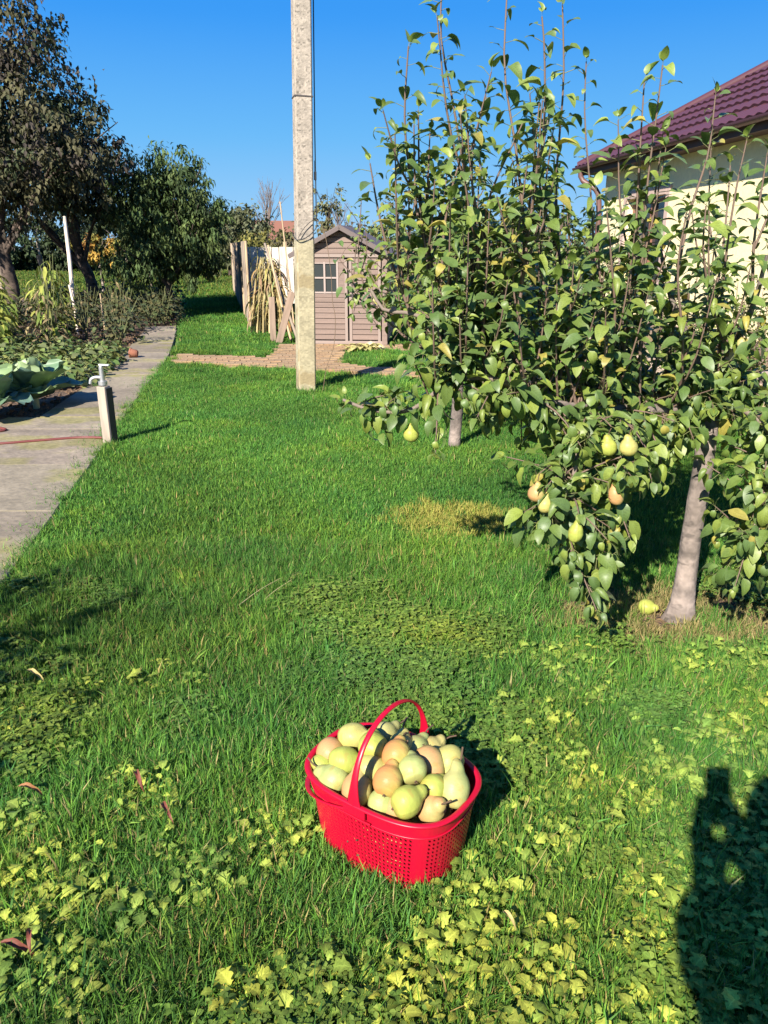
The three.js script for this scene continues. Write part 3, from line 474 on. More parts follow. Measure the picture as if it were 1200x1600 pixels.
const SHOOTS = [
  [[0.5, 1.01, -2.76], [0.47, 1.31, -2.76], [0.48, 1.51, -2.78], [0.44, 1.79, -2.8], [0.39, 2.04, -2.82], [0.39, 2.27, -2.84]],
  [[0.47, 1.31, -2.76], [0.49, 1.61, -2.74], [0.51, 1.86, -2.72], [0.49, 2.1, -2.7], [0.48, 2.16, -2.7]],
  [[0.65, 0.97, -2.82], [0.65, 1.31, -2.9], [0.6, 1.68, -2.9], [0.6, 2.03, -2.9], [0.58, 2.24, -2.9]],
  [[0.29, 1.19, -2.95], [0.16, 1.47, -2.93], [0.09, 1.74, -2.92], [0.07, 1.92, -2.9], [0.08, 2.12, -2.88]],
  [[0.34, 1.18, -2.95], [0.3, 1.64, -2.95], [0.24, 1.95, -2.95], [0.19, 2.16, -2.94], [0.19, 2.32, -2.94]],
  [[0.16, 1.42, -2.93], [0.13, 1.69, -3.0], [0.12, 1.95, -3.0]],
  [[0.37, 1.05, -2.8], [0.33, 1.47, -2.85], [0.3, 1.8, -2.86], [0.34, 1.97, -2.87]],
  [[0.96, 0.94, -3.5], [0.89, 1.59, -3.5], [0.82, 2.01, -3.5], [0.81, 2.2, -3.5]],
  [[0.98, 0.91, -2.92], [0.94, 1.29, -2.9], [0.91, 1.68, -2.88], [0.91, 1.91, -2.86], [0.91, 2.06, -2.85]],
  [[0.88, 0.91, -2.9], [0.9, 1.29, -2.9], [0.88, 1.78, -2.9], [0.87, 2.03, -2.9]],
  [[1.14, 1.3, -3.15], [1.17, 1.63, -3.15], [1.21, 1.83, -3.15], [1.21, 2.02, -3.15]],
  [[1.32, 0.99, -3.03], [1.27, 1.35, -3.0], [1.26, 1.68, -2.98], [1.27, 1.85, -2.97]],
  [[1.37, 1.29, -2.95], [1.34, 1.51, -2.95], [1.34, 1.81, -2.95]],
  [[0.71, 0.95, -2.82], [0.62, 1.21, -2.8], [0.54, 1.43, -2.78], [0.54, 1.61, -2.77]],
  [[0.79, 0.93, -2.85], [0.82, 1.21, -2.8], [0.77, 1.47, -2.75], [0.74, 1.61, -2.74]],
  [[0.1, 1.26, -3.0], [0.02, 1.47, -3.0], [-0.02, 1.62, -3.0], [-0.05, 1.78, -3.0]],
  [[0.24, 1.2, -2.95], [0.21, 1.4, -2.9], [0.22, 1.62, -2.88], [0.29, 1.88, -2.86]],
  [[0.74, 1.07, -3.6], [0.65, 1.46, -3.6], [0.55, 1.85, -3.6]],
  [[0.48, 1.1, -2.9], [0.39, 1.36, -2.85], [0.35, 1.61, -2.83], [0.46, 1.89, -2.82]],
  [[1.16, 0.89, -3.0], [1.09, 1.16, -2.85], [1.02, 1.43, -2.8], [1.02, 1.61, -2.78]],
  [[1.33, 1.09, -3.0], [1.17, 1.32, -2.85], [1.1, 1.49, -2.8], [1.09, 1.63, -2.8]],
  [[1.24, 1.08, -3.1], [1.33, 1.34, -3.2], [1.35, 1.63, -3.25], [1.36, 1.8, -3.3]],
];
const curveOf = (a) => new THREE.CatmullRomCurve3(a.map((p) => V(...p)), false, 'centripetal');
{
  const root = thing('pear_tree', 'leafy young pear tree with tall upright shoots, nearest on the right', 'tree', [0, 0, 0]);
  part('trunk', (() => { const g = tube(TRUNK, 0.044, 0.036, 20, 60), p = g.attributes.position, c = curveOf(TRUNK); for (let i = 0; i < p.count; i++) { const y = p.getY(i), t = clamp((y + 0.03) / 0.93, 0, 1), q = c.getPoint(t), dx = p.getX(i) - q.x, dz = p.getZ(i) - q.z, a = Math.atan2(dz, dx), k = 1 + 0.55 * Math.exp(-Math.max(0, y) * 16) * (1 + 0.35 * Math.sin(a * 4)) + 0.09 * (fbm(a * 1.3 + 9, y * 9, 3) - 0.5) + 0.16 * Math.exp(-(((y - 0.52) / 0.03) ** 2)) * Math.max(0, Math.cos(a - 1.9)) + 0.2 * Math.exp(-(((y - 0.74) / 0.03) ** 2)) * Math.max(0, Math.cos(a - 2.3)); p.setX(i, q.x + dx * k); p.setZ(i, q.z + dz * k); } g.computeVertexNormals(); return g; })(), barkMat, root);
  const limbCurves = LIMBS.map(curveOf), leaves = [];
  LIMBS.forEach((l, i) => part('limb', tube(l, [0.026, 0.024, 0.022, 0.02, 0.012, 0.013, 0.011, 0.013, 0.01, 0.02][i], 0.006, 9, 18), [0, 1, 2, 3, 9].includes(i) ? barkMat : limbMat, root));
  limbCurves.forEach((c, i) => shootLeaves(leaves, c, [0.35, 0.25, 0.25, 0.3, 0.15, 0.2, 0.1, 0.35, 0.2, 0.2][i], [0.022, 0.02, 0.02, 0.02, 0.011, 0.02, 0.014, 0.014, 0.014, 0.02][i], 1.08, 1, i === 6 || i === 8 || i === 7 ? 0.7 : 0));
  SHOOTS.forEach((s) => { const c = curveOf(s); part('shoot', tube(s, 0.0072, 0.0026, 5, 14), twigMat, root); shootLeaves(leaves, c, 0.12, 0.026, 1.05); });
  for (let i = 0; i < 210; i++) { // short spurs and side shoots that fill the crown
    const c = i < 130 ? limbCurves[[0, 0, 0, 0, 3, 3, 3, 4, 5, 5, 1][i % 11]] : curveOf(SHOOTS[i % SHOOTS.length]);
    const t = i < 130 ? rr(0.2, [4, 5].includes([0, 0, 0, 0, 3, 3, 3, 4, 5, 5, 1][i % 11]) ? 0.5 : 1) : rr(0.05, 0.5), p = c.getPointAt(t), h = rr(0.16, 0.52), dx = gauss() * 0.16, dz = gauss() * 0.24 + 0.02, down = i < 130 && rnd() < 0.3 ? -0.55 : 1;
    if (p.x > 1.0 && p.y > 1.15 && rnd() < 0.7) continue;
    const pts = [p.toArray(), [p.x + dx * 0.6, p.y + h * 0.4 * down, p.z + dz * 0.7], [p.x + dx, p.y + h * down, p.z + dz]];
    part('shoot', tube(pts, 0.0052, 0.002, 4, 6), twigMat, root); shootLeaves(leaves, curveOf(pts), 0.1, 0.021, 1.02, 1, down < 0 ? 0.4 : 0);
  }
  for (let i = 0; i < 132; i++) { // leafy spurs on the low outer limbs, then round the fork of the trunk
    const fork = i >= 90, li = fork ? [0, 1, 2, 9, 7, 0, 1][i % 7] : [4, 6, 7, 7, 6, 6, 8, 0, 5, 7, 3][i % 11], c = limbCurves[li], p = c.getPointAt(fork ? rr(0.08, 0.55) : rr(0.25, 1)), L = fork ? rr(0.12, 0.28) : rr(0.1, 0.26), d = V(gauss() * 0.8, rr(-0.8, 0.8), gauss() * 0.9 + 0.15).normalize();
    const pts = [p.toArray(), [p.x + d.x * L * 0.5, p.y + d.y * L * 0.5 + 0.01, p.z + d.z * L * 0.5], [p.x + d.x * L, p.y + d.y * L, p.z + d.z * L]];
    if (p.x + d.x * L < -0.13) continue;
    part('shoot', tube(pts, 0.004, 0.002, 4, 4), twigMat, root); shootLeaves(leaves, curveOf(pts), 0.1, 0.015, 1.15, 1, 0.3);
  }
  const HANG = [
    [[0.105, 0.815, -2.9], 1, 4, 0, 'yellow pear hanging from the tip of the low left branch', 0.9],
    [[0.545, 0.665, -2.62], 1, 1, 1.4, 'blushed pear hanging at the left edge of the drooping branch', 0.95],
    [[0.575, 0.63, -2.6], 0, 0, 0.5, 'orange pear below the blushed one on the drooping branch', 0.85],
    [[0.665, 0.56, -2.5], 2, 4, 0, 'bright yellow long pear in the lowest leaf cluster', 0.85],
    [[0.83, 0.66, -2.62], 2, 1, 2, 'golden long pear in shade above the dark gap', 0.9],
    [[0.79, 0.83, -2.64], 1, 4, 0, 'shaded golden pear left of the twin pair', 0.95],
    [[0.85, 0.84, -2.6], 1, 0, 0, 'sunlit pale yellow pear of the twin pair', 0.95],
  ];
  for (const [[x, y, z]] of HANG) { // a twig from the nearest limb down to each hanging pear
    let best = null; for (const c of limbCurves) for (let t = 0.1; t <= 1; t += 0.05) { const q = c.getPointAt(t), d = Math.hypot(q.x - x, q.y - y - 0.08, q.z - z); if (!best || d < best[0]) best = [d, q]; }
    const q = best[1], pts = [q.toArray(), [lerp(q.x, x, 0.6), Math.max(q.y, y + 0.08) + 0.02, lerp(q.z, z, 0.6)], [x + 0.004, y + 0.075, z + 0.003]];
    part('shoot', tube(pts, 0.004, 0.0025, 4, 6), twigMat, root); shootLeaves(leaves, curveOf(pts), 0.15, 0.03, 1, 1, -0.3);
  }
  // the 300 leaves that show largest stand alone, the others are joined
  const score = (l) => { const x = l.p.x / -l.p.z; return Math.abs(x) > 0.56 ? -9 : l.p.z + 0.12 * l.s - (l.p.y < 0.4 ? 0 : 0); };
  leaves.sort((a, b) => score(b) - score(a));
  const rest = new Soup(), stalks = new Soup();
  leaves.forEach((l, i) => {
    const m = frame(l.p, l.dir, l.up, l.s);
    if (i < 300) { const o = part('leaf', pearLeaves[l.k], pearLeafMats[l.m], root); m.decompose(o.position, o.quaternion, o.scale); }
    else { const c = pearLeafCols[l.m], k = rr(0.85, 1.15); rest.add(pearLeaves[l.k], m, [c[0] * k, c[1] * k, c[2] * k]); }
    const d = l.p.clone().sub(l.base); stalks.add(petiole, frame(l.base, d, V(0, 1, 0.1), d.length()), [0.16, 0.17, 0.06]);
  });
  tag(part('foliage', rest.build(), pearLeafMerged, root), undefined, undefined, undefined, 'stuff');
  tag(part('leaf_stalks', stalks.build(), std({ vertexColors: true, roughness: 0.7 }), root), undefined, undefined, undefined, 'stuff');
  // pears still hanging
  const gh = 'pears hanging on the near tree';
  for (const [p, gi, mi, roll, label, sc] of HANG) pear(p, [rr(-0.1, 0.1), 1, rr(-0.1, 0.1)], gi, mi, roll, label, gh, sc * 0.86, 'hanging_pear');
}
// other pear trees: one built, the rest copied
function simplePear(name, label, n, H, spread, sd) {
  seed = sd; const root = thing(name, label, 'tree'), leaves = [];
  part('trunk', tube([[0, -0.03, 0], [0.02, 0.4, 0.01], [0, 0.85, 0]], 0.05, 0.038, 9, 8), barkMat, root);
  for (let i = 0; i < n; i++) {
    const a = i * 2.4 + rr(-0.4, 0.4), r = spread * Math.sqrt((i + 0.5) / n), h = H * rr(0.72, 1) * (1 - 0.22 * r / spread), b = rr(0.65, 0.95);
    const pts = [[0, b * 0.9, 0], [Math.cos(a) * r * 0.6, b + 0.18, Math.sin(a) * r * 0.6], [Math.cos(a) * r, lerp(b, h, 0.5), Math.sin(a) * r], [Math.cos(a) * r * 1.05 + rr(-0.1, 0.1), h, Math.sin(a) * r * 1.05]];
    part('limb', tube(pts, 0.013, 0.003, 5, 10), twigMat, root); const c = curveOf(pts); shootLeaves(leaves, c, 0.22, 0.032, 1.05);
    for (let j = 0; j < 5; j++) { const p = c.getPointAt(rr(0.25, 0.85)), hh = rr(0.15, 0.4), q = [p.toArray(), [p.x + gauss() * 0.1, p.y + hh * 0.5, p.z + gauss() * 0.1], [p.x + gauss() * 0.18, p.y + hh * (rnd() < 0.3 ? -0.5 : 1), p.z + gauss() * 0.18]]; part('shoot', tube(q, 0.004, 0.002, 4, 4), twigMat, root); shootLeaves(leaves, curveOf(q), 0.15, 0.03, 1.05); }
  }
  const s = new Soup(); for (const l of leaves) { const c = pearLeafCols[l.m], k = rr(0.8, 1.2); s.add(pearLeaves[l.k], frame(l.p, l.dir, l.up, l.s), [c[0] * k, c[1] * k, c[2] * k]); }
  part('crown', s.build(), pearLeafMerged, root); return root;
}
const backPear = simplePear('pear_tree', 'smaller pear tree standing behind the near one, left of the house', 24, 2.35, 0.85, 991);
backPear.position.set(0.55, 0, -5.9);
dup(backPear, [1.5, 0, -7.4], 2.1, 'pear tree at the back of the row in front of the house window', undefined, 0.85);
dup(backPear, [2.5, 0, -5.9], 4.0, 'short pear tree by the yellow house wall at the right edge', undefined, 0.62);
dup(backPear, [-2.88, 0, -0.4], 1.2, 'pear tree beyond the left edge of the view, shading the lower left lawn', undefined, 1.0);

// ---------------------------------------------------------------- utility pole
{
  const root = thing('utility_pole', 'tall square concrete pole with a pale limewashed foot on the lawn', 'pole', [-0.85, 0, -8.37], 0.27); root.rotation.z = -0.02;
  const pt = tex(512, (u, v) => { const a = n1(u, v), b = n3(u, v), c = n2(u, v), pit = vnoise(u * 60, v * 60, 60) > 0.8 ? -0.12 : 0; const k = 0.54 + 0.14 * a + 0.12 * (b - 0.5) + 0.1 * (c - 0.5) + pit; return [k, k * 0.93, k * 0.85]; });
  const lt = tex(512, (u, v) => { const a = n1(u, v), b = n3(u, v), w = smooth(0.5, 0.66, fbm(u * 7 + 3, v * 7, 4, 7)); const k = 0.62 + 0.14 * (b - 0.5) + 0.14 * (a - 0.5); return [lerp(k, 0.5, w * 0.5), lerp(k * 0.94, 0.43, w * 0.5), lerp(k * 0.77, 0.33, w * 0.6)]; });
  const shaft = (w0, w1, y0, y1) => { const p = [], ix = [], c = 0.16, oct = (w) => { const a = w / 2, b = a * (1 - c); return [[-b, a], [b, a], [a, b], [a, -b], [b, -a], [-b, -a], [-a, -b], [-a, b]]; }; const lo = oct(w0), hi = oct(w1), uv = []; for (let i = 0; i < 8; i++) { const j = (i + 1) % 8, k = p.length / 3; for (const [q, y] of [[lo[i], y0], [lo[j], y0], [hi[j], y1], [hi[i], y1]]) { p.push(q[0], y, q[1]); } uv.push(i * 0.12, y0, i * 0.12 + 0.12, y0, i * 0.12 + 0.12, y1, i * 0.12, y1); ix.push(k, k + 1, k + 2, k, k + 2, k + 3); } for (const [r, y] of [[lo, y0], [hi, y1]]) { const k = p.length / 3; r.forEach(([x, z]) => { p.push(x, y, z); uv.push(x, z); }); for (let i = 1; i < 7; i++) ix.push(k, k + i, k + i + 1); } const g = new THREE.BufferGeometry(); g.setAttribute('position', new THREE.Float32BufferAttribute(p, 3)); g.setAttribute('uv', new THREE.Float32BufferAttribute(uv, 2)); g.setIndex(ix); g.computeVertexNormals(); return g; };
  part('shaft', shaft(0.182, 0.16, -0.3, 7.2), std({ map: pt, roughness: 0.95, bumpMap: fineBump, bumpScale: 0.008 }), root);
  part('limewash_coat', shaft(0.189, 0.1845, -0.05, 1.56), std({ map: lt, roughness: 0.95, bumpMap: fineBump, bumpScale: 0.005 }), root);
  const steel = std({ color: RGB(0.1, 0.085, 0.08), roughness: 0.6, metalness: 0.5 }), rubber = std({ color: RGB(0.02, 0.02, 0.022), roughness: 0.6 });
  part('steel_band', box(0.182, 0.014, 0.182, 0, 2.87, 0, 0.003), steel, root);
  part('cable', tube([[0.105, 6.8, 0.03], [0.109, 5, 0.032], [0.112, 3.4, 0.034], [0.114, 2.6, 0.036], [0.118, 2.1, 0.04], [0.12, 1.75, 0.05]], 0.006, 0.006, 5, 40), rubber, root);
  part('cable_clamp', join([box(0.022, 0.08, 0.03, 0.114, 2.17, 0.038, 0.004), box(0.01, 0.1, 0.012, 0.112, 2.26, 0.036)]), rubber, root);
  part('cable_loop', tube([[0.12, 1.76, 0.05], [0.11, 1.69, 0.11], [0.05, 1.62, 0.118], [-0.03, 1.57, 0.118], [-0.09, 1.56, 0.116], [-0.118, 1.6, 0.06], [-0.115, 1.66, 0.0]], 0.005, 0.005, 5, 30), rubber, root);
  part('cable_loop', tube([[0.12, 1.78, 0.05], [0.108, 1.77, 0.105], [0.04, 1.73, 0.116], [-0.03, 1.66, 0.116], [-0.08, 1.58, 0.114]], 0.0035, 0.0035, 5, 24), rubber, root);
  part('hanging_wire', tube([[0.12, 1.76, 0.055], [0.17, 1.7, 0.1], [0.24, 1.3, 0.16], [0.262, 0.95, 0.17], [0.285, 0.82, 0.18], [0.27, 0.5, 0.17], [0.2, 0.28, 0.14], [0.16, 0.0, 0.12]], 0.0032, 0.0032, 4, 40), std({ color: RGB(0.16, 0.11, 0.07), roughness: 0.8 }), root);
}

// ---------------------------------------------------------------- garden shed
{
  const root = thing('garden_shed', 'pinkish tan plank shed with a small paned window beyond the pole', 'shed', [-0.66, 0.03, -12.42], -0.1);
  const W = 1.44, E = 1.36, P = 1.74, D = 1.9;
  const pl = tex(256, (u, v) => { const g = fbm(u * 3, v * 40, 3, 3), b = n3(u, v), k = 0.9 + 0.12 * (g - 0.5) + 0.06 * (b - 0.5); return [0.53 * k, 0.455 * k, 0.415 * k]; });
  const mats = [1, 0.94, 1.05].map((k) => std({ map: pl, roughness: 0.75, color: RGB(k, k * 0.99, k) })), trim = std({ color: RGB(0.24, 0.185, 0.16), roughness: 0.7 }), dark = std({ color: RGB(0.05, 0.04, 0.04), roughness: 0.6 });
  part('core', box(W - 0.06, E - 0.02, D - 0.06, 0, E / 2, -D / 2 - 0.01), dark, root);
  const bh = 0.082, board = (w, x, y, z, h = bh) => part('board', box(w, h - 0.007, 0.022, x, y, z, 0.004), mats[Math.floor(rnd() * 3)], root);
  const door = (name, x0, x1, win) => {
    const d = new THREE.Group(); d.name = name; root.add(d); const cx = (x0 + x1) / 2, w = x1 - x0 - 0.1;
    for (let y = 0.08; y < 1.27; y += bh) { if (win && y > 0.7) continue; part('board', box(w, bh - 0.008, 0.02, cx, y + bh / 2 - 0.01, 0.0, 0.004), mats[Math.floor(rnd() * 3)], d); }
    for (const x of [x0 + 0.027, x1 - 0.027]) part('stile', box(0.045, 1.24, 0.034, x, 0.66, 0.004, 0.004), trim, d);
    if (win) {
      part('rail', box(w, 0.05, 0.03, cx, 0.745, 0.003, 0.004), mats[0], d); part('rail', box(w, 0.06, 0.03, cx, 1.265, 0.003, 0.004), mats[0], d);
      const f = std({ color: RGB(0.3, 0.24, 0.215), roughness: 0.7 }), gl = phys({ color: RGB(0.03, 0.035, 0.035), roughness: 0.35, specularIntensity: 0.5 });
      const wx0 = cx - 0.2, wx1 = cx + 0.2, wy0 = 0.79, wy1 = 1.23;
      for (const [a, b] of [[wx0, cx], [cx, wx1]]) for (const [c, e] of [[wy0, 1.01], [1.01, wy1]]) part('pane', box(b - a - 0.03, e - c - 0.03, 0.006, (a + b) / 2, (c + e) / 2, -0.004), gl, d);
      for (const x of [wx0, cx, wx1]) part('mullion', box(0.03, wy1 - wy0 + 0.03, 0.03, x, 1.01, 0.004, 0.003), f, d);
      for (const y of [wy0, 1.01, wy1]) part('glazing_bar', box(0.4 - 0.03, 0.026, 0.026, cx, y, 0.003, 0.003), f, d);
      for (const s of [-1, 1]) part('side_panel', box((w - 0.43) / 2, 0.46, 0.022, cx + s * (0.215 + (w - 0.43) / 4), 1.005, 0, 0.003), mats[1], d);
    }
  };
  door('door', -0.62, 0.1, true); door('door', 0.115, 0.62, false);
  part('handle', join([box(0.09, 0.025, 0.03, 0.15, 0.76, 0.035, 0.006), box(0.022, 0.07, 0.02, 0.175, 0.73, 0.04, 0.005)]), dark, root);
  for (const s of [-1, 1]) { part('corner_post', box(0.085, E, 0.05, s * (W / 2 - 0.045), E / 2, 0.004, 0.008), mats[0], root); }
  part('sill', box(W, 0.05, 0.05, 0, 0.03, 0.002, 0.006), trim, root);
  part('lintel', box(W, 0.05, 0.05, 0, E - 0.025, 0.006, 0.006), trim, root);
  for (let y = E; y < P - 0.03; y += bh) { const w = W * (1 - (y + bh * 0.6 - E) / (P - E)); if (w > 0.1) board(w, 0, y + bh / 2, 0.0); }
  for (const s of [-1, 1]) for (let y = 0.06; y < E - 0.05; y += bh) part('board', box(0.02, bh - 0.007, D, s * (W / 2 - 0.03), y + bh / 2, -D / 2 - 0.02, 0.004), mats[Math.floor(rnd() * 3)], root);
  part('back_gable', (() => { const s = new THREE.Shape(); s.moveTo(-W / 2 + 0.03, 0); s.lineTo(W / 2 - 0.03, 0); s.lineTo(W / 2 - 0.03, E); s.lineTo(0, P - 0.03); s.lineTo(-W / 2 + 0.03, E); return boxUV(new THREE.ExtrudeGeometry(s, { depth: 0.02, bevelEnabled: false }).translate(0, 0, -D)); })(), mats[0], root);
  const a = Math.atan2(P - E, W / 2), L = Math.hypot(W / 2, P - E) + 0.09;
  const roofMat = std({ color: RGB(0.11, 0.085, 0.08), roughness: 0.7 });
  for (const s of [-1, 1]) {
    const g = box(L, 0.03, D + 0.2, L / 2, 0, -D / 2 + 0.02, 0.006); g.rotateZ(-a); if (s < 0) g.scale(-1, 1, 1); g.translate(0, P + 0.025, 0); if (s < 0) { const ix = []; for (let i = 0; i < g.attributes.position.count; i += 3) ix.push(i, i + 2, i + 1); g.setIndex(ix); g.computeVertexNormals(); } part('roof_panel', g, roofMat, root);
    const f = box(L, 0.06, 0.022, L / 2, -0.02, 0.131, 0.004); f.rotateZ(-a); if (s < 0) { f.scale(-1, 1, 1); const ix = []; for (let i = 0; i < f.attributes.position.count; i += 3) ix.push(i, i + 2, i + 1); f.setIndex(ix); f.computeVertexNormals(); } f.translate(0, P + 0.02, 0); part('bargeboard', f, roofMat, root);
  }
}
// leaning timber, sticks and the stook of dry corn stalks beside the shed
const woodTex = tex(256, (u, v) => { const g = fbm(u * 30, v * 3, 4, 30), k = 0.55 + 0.3 * g; return [k, k * 0.92, k * 0.84]; });
const greyWood = std({ map: woodTex, roughness: 0.95, color: RGB(0.5, 0.48, 0.46) }), paleWood = std({ map: woodTex, roughness: 0.95, color: RGB(0.85, 0.74, 0.56) }), pinkWood = std({ map: woodTex, roughness: 0.9, color: RGB(0.52, 0.45, 0.41) });
function stick(name, label, a, b, r, mat, cat, group) { const d = V(...b).sub(V(...a)), mid = V(...a).addScaledVector(d, 0.5); return top(name, tube([a, [mid.x + rr(-0.02, 0.02), mid.y, mid.z + rr(-0.02, 0.02)], b], r, r * 0.8, 7, 6), mat, label, cat, group); }
{
  const g = box(0.1, 0.72, 0.05, 0, 0.36, 0, 0.006); g.translate(-1.84, 0, -13.05); top('plank', g, pinkWood, 'short pale plank standing upright left of the shed', 'plank');
  const q = box(0.11, 0.85, 0.04, 0, 0.42, 0, 0.006); q.rotateZ(-0.3); q.translate(-1.72, 0, -12.8); top('plank', q, pinkWood, 'pinkish plank leaning right behind the pole foot', 'plank');
  stick('timber_pole', 'long grey pole leaning left against the corn stook', [-1.45, 0, -13.2], [-2.05, 1.55, -14.0], 0.026, greyWood, 'pole', 'poles leaning beside the shed');
  stick('timber_pole', 'second pale pole leaning beside the long grey one', [-1.55, 0, -13.1], [-1.95, 1.52, -13.7], 0.022, paleWood, 'pole', 'poles leaning beside the shed');
  stick('timber_pole', 'thin pale stick rising highest next to the utility pole', [-1.5, 0, -13.3], [-1.72, 2.2, -13.7], 0.014, paleWood, 'pole', 'poles leaning beside the shed');
  const s = thing('corn_stook', 'bundle of dry straw-coloured corn stalks leaning on the fence', 'stook', [-2.05, 0, -14.2]);
  const straw = [std({ color: RGB(0.42, 0.33, 0.15), roughness: 0.9 }), std({ color: RGB(0.34, 0.27, 0.12), roughness: 0.9 }), std({ color: RGB(0.5, 0.42, 0.22), roughness: 0.9 })];
  const lf = leaf(1, (t) => 0.05 * Math.sin(Math.PI * Math.pow(t, 0.6)) + 0.004, 0.5, 2.2, 6, 0.02), sp = new Soup();
  for (let i = 0; i < 85; i++) { const a = rnd() * 6.283, r = Math.sqrt(rnd()) * 0.36, x = Math.cos(a) * r, z = Math.sin(a) * r * 0.7, h = rr(0.95, 1.35), k = rr(0.25, 0.55); part('stalk', tube([[x, 0, z], [x * 0.8 + 0.01, h * 0.5, z * 0.8], [x * k + rr(-0.06, 0.06), h, z * k - 0.1]], 0.011, 0.006, 5, 5), straw[i % 3], s); for (let j = 0; j < 4; j++) { const t = rr(0.2, 1), ph = rnd() * 6.283; sp.add(lf, frame(V(lerp(x, x * k, t), h * t, lerp(z, z * k - 0.1, t)), V(Math.cos(ph), 0.6, Math.sin(ph)), V(0, 1, 0), rr(0.25, 0.5)), [rr(0.26, 0.42), rr(0.21, 0.34), rr(0.09, 0.17)]); } }
  tag(part('husk_leaves', sp.build(), weedMat, s), undefined, undefined, undefined, 'stuff');
  // fence panels running back along the grass strip
  const metal = std({ color: RGB(0.2, 0.21, 0.23), roughness: 0.55, metalness: 0.3 }), rust = std({ map: woodTex, color: RGB(0.36, 0.25, 0.18), roughness: 0.9 }), darkM = std({ color: RGB(0.06, 0.065, 0.08), roughness: 0.6 }), whiteP = std({ map: woodTex, color: RGB(1.25, 1.3, 1.34), roughness: 0.7 });
  const f = thing('sheet_fence', 'patched fence of grey and rusty sheets along the grass strip', 'fence', [0, 0, 0]);
  for (let i = 0; i < 14; i++) { const z = -15.6 - i * 0.95, x = -2.62 - i * 0.2, h = rr(1.2, 1.5); const g2 = box(0.03, h, 0.86, 0, h / 2, 0, 0.004); g2.rotateY(0.2); g2.translate(x, 0, z); part('sheet', g2, [metal, rust, darkM, rust, metal][(i * 3) % 5], f); const p2 = tube([[x + 0.06, 0, z + 0.46], [x + 0.05, 1.6, z + 0.46]], 0.028, 0.025, 7, 3); part('post', p2, i % 3 ? greyWood : paleWood, f); }
  const w = thing('white_board_fence', 'bright white board fence between the corn stalks and the pole', 'fence', [-2.55, 0, -18.6], 0.06);
  for (let i = 0; i < 11; i++) part('board', box(0.15, 1.25 + rr(-0.02, 0.02), 0.025, -0.6 + i * 0.165, 0.86, 0, 0.004), whiteP, w);
  for (const y of [0.5, 1.2]) part('rail', box(1.9, 0.06, 0.04, 0.2, y, -0.034, 0.004), greyWood, w);
  for (const x of [-0.66, 0.28, 1.15]) part('post', box(0.08, 1.6, 0.08, x, 0.8, -0.098, 0.006), paleWood, w);
}
{ // pale plant clump and stones on the grass island
  const root = thing('pale_plant', 'pale yellow wilted plant clump at the edge of the grass island by the shed', 'plant', [-0.33, 0.0, -11.62]); const s = new Soup(), t = leaf(1, ovate(0.25), 0.3, 1.2, 5, 0.02);
  for (let i = 0; i < 60; i++) { const a = rnd() * 6.283, r = rr(0, 0.22), k = rr(0.8, 1.2); s.add(t, frame(V(Math.cos(a) * r, rr(0.02, 0.12), Math.sin(a) * r * 0.6), V(Math.cos(a), rr(0.2, 1), Math.sin(a)), V(0, 1, 0), rr(0.12, 0.22)), [0.55 * k, 0.5 * k, 0.22 * k]); }
  part('leaves', s.build(), weedMat, root);
  for (const [x, z, r, l] of [[-0.2, -11.75, 0.12, 'pale limestone block behind the wilted clump'], [-0.05, -11.72, 0.09, 'smaller pale stone right of the wilted clump']]) { const g = new THREE.IcosahedronGeometry(r, 1), p = g.attributes.position; for (let i = 0; i < p.count; i++) { const k = 0.8 + 0.4 * vnoise(p.getX(i) * 12 + 50, p.getZ(i) * 12 + p.getY(i) * 9 + 50); p.setXYZ(i, p.getX(i) * k, p.getY(i) * k * 0.8, p.getZ(i) * k); } g.computeVertexNormals(); g.translate(x, r * 0.45, z); top('stone', boxUV(g, 2), std({ map: concTex, color: RGB(1.3, 1.2, 1.0), roughness: 0.95 }), l, 'stone'); }
}

